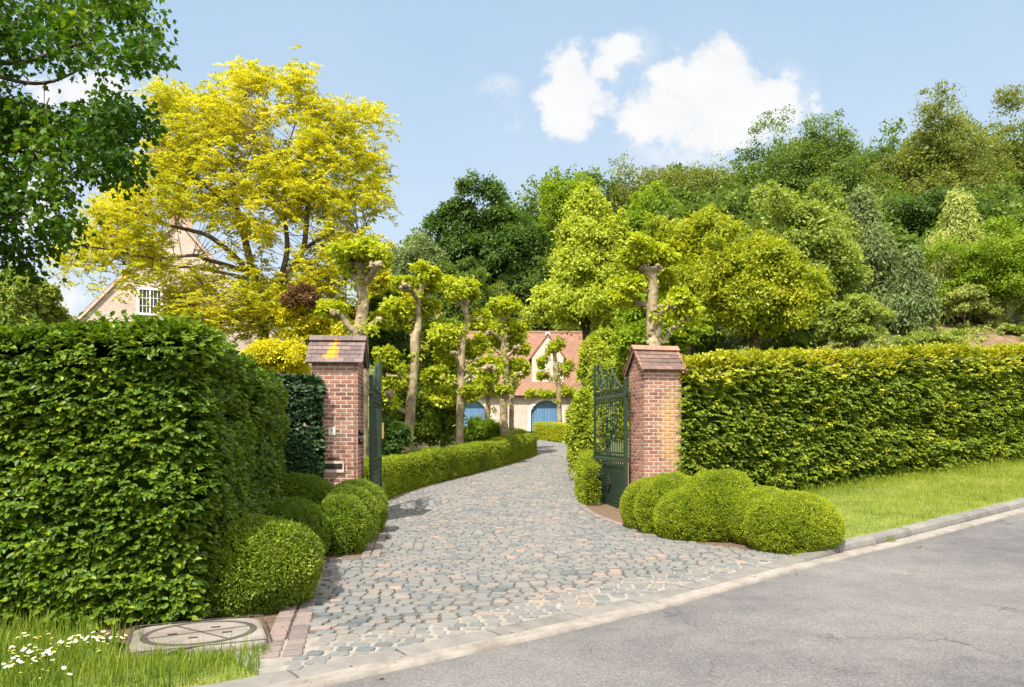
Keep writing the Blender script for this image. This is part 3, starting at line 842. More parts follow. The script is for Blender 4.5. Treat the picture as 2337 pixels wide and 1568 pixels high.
# ------------------------------------------------------------------ clipped box mounds
def mound(x0, x1, yt, yb, mat, label, group, dens=2100, L=.019, rough=1., ex=2.35):
    g = G((x0 + x1) / 2, yb)
    d = g[1]
    for _ in range(4):
        r = (x1 - x0) / 2 / F * d
        d = g[1] + r * .8
    X = ((x0 + x1) / 2 - CX) / F * d
    zt = EYE - (yt - HY) / F * d
    z0 = float(H(X, d)) - .02
    hz = zt - z0
    cz = z0 + hz * .42; rz = hz * .58
    t = thing('box_mound', (X, d, z0), label, 'shrub', group)
    area = 4 * np.pi * r * r * .8
    n = int(area * dens * 1.25)
    D = rand_dirs(n); D = D[D[:, 2] > -.72]
    lump = NO[int(x0) % 6](D * 1.0 + X, 3.) * .035 + NO[(int(x0) + 2) % 6](D + X, 9.) * .018
    sup = (np.abs(D) ** ex).sum(1) ** (-1 / ex)               # slightly boxy ellipsoid
    B = D * sup[:, None] * (1 + lump * rough)[:, None] * np.array([r, r, rz])
    N = nz(D / np.array([r, r, rz]))
    mb = MB(); tufts(mb, B - N * .012, N, 7, L, L * .62, spread=.6 + .25 * (rough > 1))
    o = mb.build('foliage', mat, t); o.location = (0, 0, cz - z0)
    c = MB(); c.sphere((0, 0, cz - z0), (r * .82, r * .82, rz * .83), 24, 16, bump=.02, seed=int(x0)); c.build('inner_twigs', MAT['core'], t, smooth=True)
GL, GR = 'clipped box mounds left of the drive', 'clipped box mounds right of the drive'
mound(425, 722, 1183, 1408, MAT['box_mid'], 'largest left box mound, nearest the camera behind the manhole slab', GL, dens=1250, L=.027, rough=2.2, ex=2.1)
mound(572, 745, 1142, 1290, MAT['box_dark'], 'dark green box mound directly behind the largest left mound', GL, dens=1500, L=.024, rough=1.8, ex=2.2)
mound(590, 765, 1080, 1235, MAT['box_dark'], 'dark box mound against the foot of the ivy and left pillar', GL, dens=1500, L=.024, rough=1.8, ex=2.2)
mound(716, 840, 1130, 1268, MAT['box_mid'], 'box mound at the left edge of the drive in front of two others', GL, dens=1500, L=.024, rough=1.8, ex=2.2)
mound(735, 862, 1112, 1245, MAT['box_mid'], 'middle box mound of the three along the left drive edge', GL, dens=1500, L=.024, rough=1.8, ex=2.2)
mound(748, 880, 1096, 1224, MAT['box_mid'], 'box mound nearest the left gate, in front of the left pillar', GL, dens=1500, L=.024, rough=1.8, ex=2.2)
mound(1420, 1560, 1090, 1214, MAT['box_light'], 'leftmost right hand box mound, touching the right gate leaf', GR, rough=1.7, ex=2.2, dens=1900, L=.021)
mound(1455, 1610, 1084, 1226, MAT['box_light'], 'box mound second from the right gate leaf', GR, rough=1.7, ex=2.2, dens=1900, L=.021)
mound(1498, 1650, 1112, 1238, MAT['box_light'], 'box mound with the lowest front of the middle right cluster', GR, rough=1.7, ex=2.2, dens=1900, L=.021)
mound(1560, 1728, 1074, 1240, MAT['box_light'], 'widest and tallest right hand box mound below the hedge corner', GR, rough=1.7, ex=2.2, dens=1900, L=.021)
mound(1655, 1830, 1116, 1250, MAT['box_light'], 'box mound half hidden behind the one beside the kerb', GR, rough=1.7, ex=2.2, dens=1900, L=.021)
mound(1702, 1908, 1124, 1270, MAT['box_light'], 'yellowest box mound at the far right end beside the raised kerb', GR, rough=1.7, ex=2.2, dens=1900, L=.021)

# ------------------------------------------------------------------ gate pillars
def pillar(loc, rz, label, bm, tm, rm, w=.80):
    t = thing('gate_pillar', loc, label, 'gate pillar', 'brick gate pillars', rz)
    hw = w / 2; hc = .0725; nco = 40; top = nco * hc
    core = MB()
    core.box((0, 0, top / 2 - .15), (w - .012, w - .012, top + .3))
    gh = .47
    core.prism([(-(hw - .006), top), (hw - .006, top), (0, top + gh)], -(hw - .0065), hw - .0065)
    V = core.v[-1]; V[:, [0, 1]] = V[:, [1, 0]]; core.v[-1] = V      # gable faces left / right
    core.f[-3:] = [f[:, ::-1] for f in core.f[-3:]]
    core.build('mortar', MAT['mortar'], t)
    br = MB(); pit = w / 4; jt = .024
    for c in range(nco):
        z = (c + .5) * hc; odd = c % 2
        for face in range(4):
            L = w if face % 2 == 0 else w - .05
            edges = np.arange(-hw, hw + .01, pit) if odd == (face // 2 % 2) else np.r_[-hw, np.arange(-hw + pit / 2, hw, pit), hw]
            for a, b in zip(edges[:-1], edges[1:]):
                a2 = max(a, -L / 2) + (jt / 2 if a > -L / 2 + .001 else 0); b2 = min(b, L / 2) - (jt / 2 if b < L / 2 - .001 else 0)
                if b2 - a2 < .02: continue
                pr = RS.uniform(-.001, .002)
                cc = (a2 + b2) / 2; ln = b2 - a2
                off = hw - .009 + pr
                hz = hc - jt + RS.uniform(-.002, .002)
                ang = face * math.pi / 2
                if face == 0: br.box((cc, -off, z), (ln, .022, hz))
                elif face == 2: br.box((cc, off, z), (ln, .022, hz))
                elif face == 1: br.box((off, cc, z), (.022, ln, hz))
                else: br.box((-off, cc, z), (.022, ln, hz))
    for c in range(6):
        z = top + (c + .5) * hc; half = (hw - .01) * (1 - ((c + 1) * hc) / gh)
        if half < .06: continue
        for sx in (-1, 1):
            e = np.arange(-half, half + .001, max(pit * .9, .1)); e = np.r_[e, half] if half - e[-1] > .03 else e
            for a, b in zip(e[:-1], e[1:]):
                br.box((sx * (hw - .009 + RS.uniform(0, .003)), (a + b) / 2, z), (.022, b - a - jt, hc - jt))
    br.build('brickwork', bm, t)
    # tile courses
    tl = MB(); n = 6; ov = .10; rise = .50; run = hw + ov
    W2 = w / 2 + .10
    sl = math.hypot(rise, run); al = math.atan2(rise, run)
    for side in (-1, 1):
        for i in range(n):
            f0 = i / n; ln = sl / n * 1.28
            s = sl * f0 + ln / 2
            y = run - s * math.cos(al); z = top - .035 + s * math.sin(al) + .022
            nt_ = 6; tw = 2 * W2 / nt_; off = (i % 2) * tw / 2
            xs = np.unique(np.clip(np.arange(-W2 - off, W2 + tw, tw), -W2, W2))
            for a, b in zip(xs[:-1], xs[1:]):
                if b - a < .02: continue
                jz = RS.uniform(-.002, .002)
                tl.box(((a + b) / 2, side * y, z + jz), (b - a - .005, ln, .017 if i else .035), rx=-side * (al - .10))
    tl.build('roof_tiles', tm, t)
    rg = MB(); m = 4; tw = (2 * W2 + .02) / m
    for i in range(m):
        x = -W2 - .01 + (i + .5) * tw
        zz = top - .035 + rise + RS.uniform(-.002, .002)
        for side in (-1, 1):
            rg.box((x, side * .062, zz + .004), (tw - .006, .135, .024), rx=-side * .72)
        rg.tube([(x - tw / 2 + .003, 0, zz + .038), (x + tw / 2 - .003, 0, zz + .038)], .028, 8)
    rg.build('ridge_tiles', rm, t)
    vg = MB()
    for sx in (-1, 1):
        for side in (-1, 1):
            vg.box((sx * (w / 2 + .062), side * run / 2, top - .045 + rise / 2), (.02, sl * .98, .07), rx=-side * al)
    vg.build('verge_tiles', rm, t)
    return t
pL = np.array([-3.115, 13.0]); thL = R(4)
pR = np.array([3.0, 14.7]); thR = R(13)
def pc(p, th, w=.8):
    return (p[0] - math.sin(th) * w / 2, p[1] + math.cos(th) * w / 2)
cL, cR = pc(pL, thL), pc(pR, thR)
PLo = pillar((*cL, 0.0), thL, 'left brick gate pillar with orange lichen on its brown tiled cap and a letter slot', MAT['brick_l'], MAT['tile_l'], MAT['tile_l'])
PRo = pillar((*cR, 0.0), thR, 'right brick gate pillar with ochre stained bricks and a red brown tiled cap', MAT['brick_r'], MAT['tile_r'], MAT['tile_ridge'])
PLo.location.z = 0.0; PRo.location.z = 0.02
def on_pillar():
    yf = -.40
    def lx(px): return (px - 764) / 129.7
    def lz(py): return EYE - (py - HY) / 129.7
    fr = MB()
    x0, x1, z0, z1 = lx(731), lx(785), lz(1078), lz(1052)
    cx, cz = (x0 + x1) / 2, (z0 + z1) / 2
    fr.box((cx, yf - .012, z1 - .022), (x1 - x0, .05, .044)); fr.box((cx, yf - .012, z0 + .026), (x1 - x0, .05, .052))
    hh = z1 - z0 - .096; zc = (z1 - .044 + z0 + .052) / 2
    fr.box((x0 + .012, yf - .012, zc), (.024, .0499, hh - .001)); fr.box((x1 - .012, yf - .012, zc), (.024, .0499, hh - .001))
    lb = fr.build('letter_box', MAT['stone_frame'], PLo)
    sl = MB(); sl.box((cx, yf - .008, zc + .004), (x1 - x0 - .05, .02, hh * .95)); sl.build('letter_slot', MAT['black'], lb)
    fl = MB(); fl.box((cx, yf - .022, zc + hh * .28), (x1 - x0 - .06, .006, hh * .4), rx=.3); fl.build('letter_flap', MAT['iron'], lb)
    pq = MB(); pq.box((lx(761), yf - .014, lz(1047)), (.20, .014, .047)); p_ = pq.build('name_plate', MAT['plaque'], PLo)
    sg = MB(); sg.box((lx(758), yf - .012, lz(984)), (.118, .012, .138)); s_ = sg.build('notice_plate', MAT['cream'], PLo)
    ln = MB()
    for i, wd in enumerate((.07, .06, .072, .05)):
        ln.box((lx(758) - .004 * (i % 2), yf - .0192, lz(984) + .045 - i * .018), (wd, .002, .006))
    ln.box((lx(758), yf - .0192, lz(984) - .046), (.06, .002, .010)); ln.build('printed_lines', MAT['ink'], s_)
    cd = MB(); cd.tube([(.352, yf - .006, .05), (.352, yf - .006, 2.86)], .009, 6); cd.build('conduit', MAT['conduit'], PLo, smooth=True)
    for z in (lz(987), lz(1008)):
        k = MB(); k.box((.425, yf + .16, z), (.06, .10, .11)); k.sphere((.44, yf + .12, z), (.05, .055, .055), 10, 7); k.build('lock_keep', MAT['black'], PLo, smooth=True)
    # verge-side corner of bricks stepped back
on_pillar()

# ------------------------------------------------------------------ wrought iron gates
def scroll(mb, cx, cz, r0, turns, a0, y=0., rad=.012, sgn=1):
    a = np.linspace(0, turns * 2 * np.pi, int(20 * turns) + 6)
    r = r0 * (1 - a / a[-1] * .78)
    mb.tube(np.c_[cx + r * np.cos(a0 + sgn * a), np.full(len(a), y), cz + r * np.sin(a0 + sgn * a)], rad, 6)

def gate(hinge, free, label, side):
    v = np.array(free) - np.array(hinge); L = float(np.linalg.norm(v)); rz = math.atan2(v[1], v[0])
    z0 = float(H(*hinge))
    t = thing('iron_gate', (*hinge, z0), label, 'gate', 'gate leaves', rz)
    gm = MAT['gate']
    f = MB()
    f.box((0, 0, 1.35), (.075, .07, 2.64)); f.sphere((0, 0, 2.69), (.045, .045, .045), 10, 7)
    f.box((L - .025, 0, 1.6), (.05, .055, 3.15))
    zs = [(.06, .06), (.925, .05), (1.17, .04), (2.28, .04), (2.51, .045)]
    for z, h in zs: f.box((L / 2 - .01, 0, z), (L - .088, .05, h))
    f.build('frame', gm, t)
    p = MB(); p.box((L / 2 - .01, 0, .495), (L - .09, .012, .80))
    for sx in (.1, L - .12):
        p.box((sx, 0, .49), (.025, .03, .72))
    p.box((L / 2 - .01, 0, .12), (L - .26, .03, .022)); p.box((L / 2 - .01, 0, .86), (L - .26, .03, .022))
    pn = p.build('lower_panel', gm, t)
    r = MB(); cx, cz = L / 2, .5
    for s in (-1, 1):
        yy = s * .022
        r.prism([(cx - .15, cz), (cx, cz - .21), (cx + .15, cz), (cx, cz + .21)], yy - .006, yy + .006)
        for dx, dz, q in ((0, 0, .05), (.06, .06, .03), (-.06, .06, .03), (.06, -.06, .03), (-.06, -.06, .03), (0, .12, .035), (0, -.12, .035), (.1, 0, .03), (-.1, 0, .03)):
            r.sphere((cx + dx, s * .032, cz + dz), (q, .02, q), 8, 6)
    r.build('rosette', MAT['black'], pn, smooth=False)
    nb = 14
    for i in range(nb):
        x = .09 + (L - .19) * i / (nb - 1)
        b = MB(); b.tube([(x, 0, 1.19), (x, 0, 2.265)], .011, 6); b.sphere((x, 0, 2.2), (.02, .02, .03), 6, 5); b.build('bar', gm, t)
    for z, hh, nm in ((1.045, .095, 'lower_frieze'), (2.395, .09, 'upper_frieze')):
        fz = MB(); n = 15
        for i in range(n):
            x = .11 + (L - .23) * i / (n - 1)
            a = np.linspace(0, 2 * np.pi, 13)
            fz.tube(np.c_[x + .05 * np.cos(a), np.zeros(13), z + (hh - .02) * np.sin(a)], .010, 5, cap=False)
            fz.tube([(x, 0, z - hh), (x, 0, z + hh)], .011, 5)
            fz.sphere((x, 0, z), (.02, .02, .02), 6, 5)
        fz.box((L / 2, 0, z - hh * .55), (L - .16, .02, .014)); fz.box((L / 2, 0, z + hh * .55), (L - .16, .02, .014))
        fz.build(nm, gm, t)
    # crest: tall scythe shaped scrolls rising towards the meeting stile
    def arc(pts, rad=.02): 
        m = MB(); P = smooth([(x, 0, z) for x, z in pts], 8); m.tube(P, np.linspace(rad, rad * .6, len(P)), 6); return m
    m = arc([(.16, 2.53), (.5, 2.66), (.95, 2.98), (1.02, 2.98), (1.05, 2.86), (1.0, 2.7), (1.02, 2.55)], .026); scroll(m, .98, 2.66, .10, 1.2, 0); m.build('crest_scroll', gm, t)
    m = arc([(1.15, 2.53), (1.45, 2.75), (1.78, 3.12), (1.88, 3.13), (1.93, 2.98), (1.9, 2.75), (1.98, 2.56)], .026); scroll(m, 1.86, 2.72, .12, 1.2, 0); m.build('crest_scroll', gm, t)
    m = arc([(1.22, 2.53), (1.2, 2.75), (1.24, 2.95), (1.3, 2.98), (1.33, 2.88)], .022); scroll(m, 1.3, 2.66, .09, 1.1, 3.14, sgn=-1); m.build('crest_scroll', gm, t)
    m = arc([(.62, 2.53), (.7, 2.68), (.8, 2.76), (.86, 2.68), (.84, 2.56)], .02); m.build('crest_scroll', gm, t)
    m = arc([(1.6, 2.53), (1.62, 2.72), (1.7, 2.84), (1.76, 2.72), (1.74, 2.56)], .02); m.build('crest_scroll', gm, t)
    for z in (.35, 2.4):
        h = MB(); dirn = 1 if side > 0 else 1
        h.box((-.15, 0, z), (.24, .04, .05)); h.tube([(0, 0, z - .06), (0, 0, z + .06)], .05, 10); h.build('hinge', gm, t)
    if side < 0:
        k = MB(); k.box((L - .03, -.05, 1.72), (.05, .045, .34)); k.build('lock_plate', MAT['gold'], t)
    return t
gate((2.32, 15.1), (1.93, 17.25), 'open dark green iron gate leaf with a diamond rosette, beside the right pillar', 1)
gate((-2.57, 13.5), (-2.80, 15.75), 'open dark green iron gate leaf seen edge on beside the left pillar', -1)

# ------------------------------------------------------------------ manhole slab
def slab():
    c = np.array([G(308, 1432, .06), G(592, 1406, .06), G(617, 1470, .06), G(284, 1486, .06)])[:, :2]
    ctr = c.mean(0); z = float(H(*ctr))
    t = thing('manhole_slab', (*ctr, z), 'square concrete slab with a round manhole cover, in the grass below the left hedge', 'manhole')
    q = c - ctr
    ex = nz(q[1] - q[0]); w = np.linalg.norm(q[1] - q[0]); 
    # rounded outline by corner cutting
    P = q
    for _ in range(3):
        nxt = np.roll(P, -1, 0); P = np.stack([P * .88 + nxt * .12, P * .12 + nxt * .88], 1).reshape(-1, 2)
    n = len(P); mb = MB()
    rings = [np.c_[P * 1.0, np.full(n, -.1)], np.c_[P * 1.0, np.full(n, .035)], np.c_[P * .985, np.full(n, .055)], np.c_[P * .95, np.full(n, .062)]]
    V = np.vstack(rings); a = np.arange(n); b = (a + 1) % n
    fs = [np.stack([a + k * n, b + k * n, b + k * n + n, a + k * n + n], 1) for k in range(3)]
    mb.add(V, *fs, (a + 3 * n)[::1][None])
    s = mb.build('slab', MAT['slab'], t)
    e = (G(456, 1446, .06)[:2] - ctr); rx = .5 * .80
    cv = MB(); aa = np.linspace(0, 2 * np.pi, 49)[:-1]
    ru = .43; rv = .36
    ang = math.atan2(ex[1], ex[0])
    def loc(u, v): return e[0] + u * math.cos(ang) - v * math.sin(ang), e[1] + u * math.sin(ang) + v * math.cos(ang)
    x, y = loc(ru * np.cos(aa), rv * np.sin(aa))
    pts = np.c_[x, y]; ce = np.array(e)
    V = np.vstack([np.c_[pts, np.full(48, .058)], np.c_[pts, np.full(48, .067)], np.c_[(pts - ce) * .88 + ce, np.full(48, .067)], np.c_[(pts - ce) * .88 + ce, np.full(48, .0645)]])
    a = np.arange(48); b = (a + 1) % 48
    cv.add(V, *[np.stack([a + k * 48, b + k * 48, b + k * 48 + 48, a + k * 48 + 48], 1) for k in range(3)])
    ring = cv.build('cover_rim', MAT['iron'], t)
    lid = MB(); V = np.c_[(pts - ce) * .88 + ce, np.full(48, .066)]; lid.add(V, a[None]); 
    lo = lid.build('cover', MAT['slab'], t)
    jn = MB()
    for (u0, v0, u1, v1) in ((-.2, .32, .22, -.31), (-.42, -.05, .4, .07)):
        A = np.array(loc(u0, v0)); B = np.array(loc(u1, v1)); m = (A + B) / 2; dd = B - A
        jn.box((m[0], m[1], .0665), (np.linalg.norm(dd), .02, .004), rz=math.atan2(dd[1], dd[0]))
    jn.build('cover_joint', MAT['iron'], lo)
    fr = MB()
    for (u0, v0, u1, v1) in ((-.5, .42, .5, .42), (.5, .42, .5, -.40), (-.5, .42, -.5, -.40), (-.5, -.40, .5, -.40)):
        A = np.array(loc(u0, v0)); B = np.array(loc(u1, v1)); m = (A + B) / 2; dd = B - A
        fr.box((m[0], m[1], .0635), (np.linalg.norm(dd) - .02, .018, .005), rz=math.atan2(dd[1], dd[0]))
    fr.build('frame_line', MAT['iron'], t)
    for (u, v) in ((.12, .12), (.2, -.08), (-.2, .02), (-.05, -.15)):
        k = MB(); x, y = loc(u, v); k.box((x, y, .0675), (.07, .028, .004), rz=ang); k.build('lifting_hole', MAT['black'], lo)
slab()

# ------------------------------------------------------------------ grass
def blades(mb, B, hgt, w, lean=.35):
    n = len(B); a = RS.uniform(0, 2 * np.pi, n); h = hgt * RS.uniform(.55, 1.35, n)
    s = np.c_[np.cos(a), np.sin(a), np.zeros(n)]; f = np.c_[-np.sin(a), np.cos(a), np.zeros(n)]
    ln = RS.uniform(.05, lean, n) * h
    w = np.broadcast_to(w, n)[:, None]
    m = B + f * (ln * .35)[:, None] + UP * (h * .55)[:, None]; tp = B + f * ln[:, None] + UP * h[:, None]
    V = np.stack([B - s * w / 2, B + s * w / 2, m + s * w * .4, m - s * w * .4, tp], 1).reshape(-1, 3)
    b = np.arange(n)[:, None] * 5
    mb.add(V, b + np.array([[0, 1, 2, 3]]), b + np.array([[3, 2, 4]]))

VS0 = np.argmin(np.abs(E2s - e_at(1850, 1281)))
def verge_pt(u, v):
    """u along the kerb from the dropped end, v 0 kerb .. 1 hedge foot"""
    i0, i1 = VS0, np.argmin(np.linalg.norm(E3 - (HR2 + np.array([1.5, -4.2])), axis=1))
    k = np.interp(u, [0, 1], [i0, i1])
    A = np.stack([np.interp(k, np.arange(len(E3)), E3[:, i]) for i in (0, 1)], 1)
    hgt = kerb_h(np.interp(k, np.arange(len(E3)), E2s))
    za = H(A[:, 0], A[:, 1]) + hgt - .01
    B = HR0[None] + (HR2 - HR0)[None] * (.12 + .88 * u)[:, None] + np.array([.5, .3]) * 0
    zb = hr_zb(B) + .05
    v_ = v[:, None]
    P = A * (1 - v_) + B * v_
    z = za * (1 - v) + zb * v + .0 * np.sin(v * np.pi) + NO[3](np.c_[P, np.zeros(len(P))], 1.4) * .03 * np.sin(np.pi * np.clip(v, 0, 1))
    return np.c_[P, z]
def verge():
    nu, nv = 60, 14
    U, Vv = np.meshgrid(np.linspace(0, 1, nu), np.linspace(0, 1.1, nv), indexing='ij')
    mb = MB(); mb.grid(verge_pt(U.ravel(), Vv.ravel()), nu, nv)
    tag(mb.build('grass_verge', MAT['verge'], smooth=True), kind='structure')
    n = 60000
    u = RS.uniform(0, .82, n); v = RS.uniform(0.0, 1.03, n)
    P = verge_pt(u, v)
    near = (P[:, 1] < 24)
    P = P[near]; v = v[near]
    den = NO[4](P, 1.2) * .5
    hgt = (.055 + .09 * np.clip((v - .75) * 4, 0, 1) + .025 * den)
    mb = MB(); blades(mb, P - UP * .01, np.maximum(hgt, .04) * np.clip(RS.gamma(4., .25, len(P)), .5, 2.4), .006, .6)
    # tuft in the kerb joint
    g = G(2022, 1236)
    b = g + np.c_[RS.normal(0, .05, (160, 2)), np.zeros(160)]
    blades(mb, b, .09, .006, .6)
    tag(mb.build('grass', MAT['grass_short']), 'sunny short grass on the bank between the right hedge and the kerb', 'grass', kind='stuff')
verge()

def left_grass():
    poly = px_poly([(-700, 1580), (-700, 1415), (0, 1440), (230, 1462), (285, 1500), (450, 1494), (612, 1484), (622, 1496), (592, 1512)])
    i0 = ms
    tail = E3[max(0, i0 - 60):i0]
    poly = np.vstack([poly[1:], tail[::-1]])
    mn, mx = poly.min(0), poly.max(0)
    flat_sheet(poly, 'grass_verge', MAT['verge'], .012, step=.4)
    n = 130000
    P = np.c_[RS.uniform(mn[0], mx[0], n), RS.uniform(mn[1], mx[1], n)]
    P = P[inpoly(P, poly) & (P[:, 0] > -5.2)]
    q = np.c_[P, H(P[:, 0], P[:, 1]) + .01]
    e = np.min(np.linalg.norm(P[:, None] - E3[None, ::4], axis=2), axis=1)
    tall = np.clip(e / .5, .25, 1.) * (1 + .35 * NO[5](q, 2.5))
    mb = MB(); hv = np.maximum(.12 * tall * np.clip(RS.gamma(5., .2, len(q)), .45, 2.2), .03); sp_ = np.array([G(x, y)[:2] for x, y in ((290, 1482), (370, 1480), (450, 1477), (530, 1473), (610, 1468))])
    ds = np.min(np.linalg.norm(P[:, None] - sp_[None], axis=2), axis=1)
    hv = hv * np.clip(.35 + (ds - .2) * 1.6, .35, 1); blades(mb, q, hv, .0048, .75)
    # long stems against slab and hedge foot
    m = 190
    L = np.c_[RS.uniform(40, 330, m), np.zeros(m)]
    yy = np.interp(L[:, 0], [0, 230, 300, 640], [1440, 1455, 1470, 1478])
    b = np.array([G(x, y + RS.uniform(-4, 8)) for x, y in zip(L[:, 0], yy)])
    blades(mb, b, .2, .006, .6)
    m = 70; b = np.array([G(x, RS.uniform(1410, 1440)) for x in RS.uniform(60, 260, m)]); blades(mb, b, .28, .007, .7)
    tag(mb.build('grass', MAT['grass']), 'long uncut grass in front of the left hedge and manhole slab', 'grass', kind='stuff')
    # daisies: individuals
    d = MB(); a = np.linspace(0, 2 * np.pi, 11)[:-1]
    for q_ in a:
        A = np.array([[math.cos(q_), math.sin(q_), .12]]); leaf_quad(d, np.array([[0, 0, 0.]]), A, np.array([[0, 0, 1.]]), .0125, .007)
    base = None
    spots = []
    for (cx, cy, sx, sy, k) in ((70, 1482, 45, 9, 34), (150, 1462, 55, 10, 34), (225, 1452, 28, 7, 18), (60, 1505, 45, 14, 18), (90, 1535, 50, 14, 8), (20, 1530, 14, 14, 5)):
        for _ in range(k):
            spots.append((RS.normal(cx, sx), RS.normal(cy, sy)))
    for (x, y) in spots:
        if x < 2 or y > 1562 or y < 1440: continue
        p = G(x, y, .20)
        if base is None:
            base = d.build('daisy', MAT['petal'])
            y_ = MB(); y_.sphere((0, 0, .002), (.005, .005, .003), 8, 5); c0 = y_.build('flower_centre', MAT['yolk'], base)
            st = MB(); st.tube([(0, 0, -.12), (.003, .002, -.05), (0, 0, 0)], .0013, 4); s0 = st.build('stem', MAT['grass'], base)
            tag(base, 'small white daisy in the long grass below the left hedge', 'daisy', 'daisies in the left grass')
            o = base
        else:
            o = base.copy(); COL.objects.link(o)
            for ch in (c0, s0):
                c = ch.copy(); COL.objects.link(c); c.parent = o
        o.location = p; o.rotation_euler = (RS.uniform(-.5, .2) - .15, RS.uniform(-.35, .35), RS.uniform(0, 6)); 
        sc = RS.uniform(1.05, 1.5); o.scale = (sc, sc, sc)
left_grass()
def litter():
    mb = MB(); n = 420
    k = RS.randint(20, len(E2) - 60, n)
    q = E2[k] - E2n[k] * np.abs(RS.normal(.03, .06, (n, 1))) + RS.normal(size=(n, 2)) * .02
    q2 = np.vstack([q, np.array([G(RS.uniform(280, 700), RS.uniform(1395, 1500))[:2] for _ in range(160)]), np.array([G(RS.uniform(720, 1700), RS.uniform(1200, 1500))[:2] for _ in range(70)])])
    c = np.c_[q2, H(q2[:, 0], q2[:, 1]) + .034]
    c[:n, 2] -= .014
    leaf_quad(mb, c, np.c_[RS.normal(size=(len(c), 2)), RS.uniform(-.1, .4, len(c))], nz(UP + RS.normal(size=(len(c), 3)) * .3), RS.uniform(.012, .032, len(c)), RS.uniform(.008, .018, len(c)))
    tag(mb.build('leaf_litter', MAT['dryleaf']), 'small brown leaf crumbs and grit scattered along the gutter and drive', 'leaf litter', kind='stuff')
litter()
def fallen():
    for (x, y, s, lab) in ((2095, 1250, .05, 'curled dark leaf lying on the road near the right kerb'), (745 + 120, 1553, .035, 'small tan leaf on the asphalt beside the gutter, bottom edge of the photo'), (1815, 1312, .03, 'small brown leaf on the pale gutter in front of the yellow mound')):
        p = G(x, y, .008)
        mb = MB(); leaf_oval(mb, np.array([[0, 0, .004]]), np.array([[1, .2, .15]]), np.array([[0, .1, 1.]]), s, s * .7, fold=.35)
        leaf_oval(mb, np.array([[0.004, 0, .006]]), np.array([[-.5, .6, .2]]), np.array([[0, .1, 1.]]), s * .5, s * .4, fold=.35)
        o = mb.build('fallen_leaf', MAT['dryleaf']); o.location = p; tag(o, lab, 'leaf')
fallen()

# ------------------------------------------------------------------ trees
def crown_leaves(mb, c, r, nb, nleaf, L, W, shape='round', droop=0., flat=.75, seed=0, gap=.0):
    """boughs > clumps > leaves"""
    c = np.array(c, float); r = np.array(r, float)
    D = rand_dirs(nb * 3); D = D[D[:, 2] > -.7][:nb]
    q0 = RS.uniform(0, 50)
    rad = RS.uniform(.3, 1., len(D)) ** .55 * (1 + .42 * NO[3](D + q0, 2.6))
    Bq = D * rad[:, None] * .92
    if shape == 'cone':
        u = RS.uniform(-.95, .98, len(D)); a = RS.uniform(0, 6.283, len(D))
        k = np.clip((1 - u) * .52, 0, .85) ** (1.25 if droop else .8) * RS.uniform(.4, 1.08, len(D)) * (1 + .2 * np.sin(u * 11 + q0))
        Bq = np.c_[np.cos(a) * k, np.sin(a) * k, u]
    rb = (.26 if shape != 'cone' else .19) * RS.uniform(.5, 1.45, len(Bq))
    nc = 11
    E = rand_dirs(len(Bq) * nc).reshape(len(Bq), nc, 3)
    E = nz(E * np.array([1, 1, .8]) + nz(Bq)[:, None] * .6 + UP * .25)
    Cq = Bq[:, None] + E * rb[:, None, None] * RS.uniform(.45, 1.2, (len(Bq), nc, 1))
    Cq = Cq.reshape(-1, 3)
    per = max(4, nleaf // len(Cq))
    sub = .075 * RS.uniform(.55, 1.5, (len(Cq), 1, 1))
    f2 = flat * (.6 if not droop else 1.)
    off = RS.normal(size=(len(Cq), per, 3)) * sub * np.array([1, 1, f2]) * (r.mean() / r)
    off[..., 2] -= (off[..., 0] ** 2 + off[..., 1] ** 2) * 2.5
    if droop:
        off[..., :2] *= .6
        off[..., 2] -= droop * RS.uniform(0, 1, (len(Cq), per)) ** 1.5 * .30
    Pq = (Cq[:, None] + off).reshape(-1, 3)
    P = c + Pq * r
    Bc = c + np.repeat(np.repeat(Bq, nc, 0), per, 0) * r
    outw = nz(P - Bc)
    N = nz(outw * .5 + UP * .6 + RS.normal(size=P.shape) * .5)
    A = nz(RS.normal(size=P.shape) * .7 + outw * .5 - UP * (.3 + droop))
    s = RS.uniform(.6, 1.4, len(P))
    leaf_quad(mb, P, A, N, L * s, W * s)
    # sparse inner foliage keeps the crown from being see-through
    if nleaf > 12000:
        m = nleaf // 9
        q = rand_dirs(m) * RS.uniform(.1, .72, (m, 1)) ** .6
        if shape == 'cone':
            u = RS.uniform(-.9, .7, m); a = RS.uniform(0, 6.283, m); k = np.clip((1 - u) * .4, 0, .6) * RS.uniform(0, .8, m); q = np.c_[np.cos(a) * k, np.sin(a) * k, u]
        leaf_quad(mb, c + q * r, rand_dirs(m), nz(UP + RS.normal(size=(m, 3)) * .6), L * 2., W * 2.)

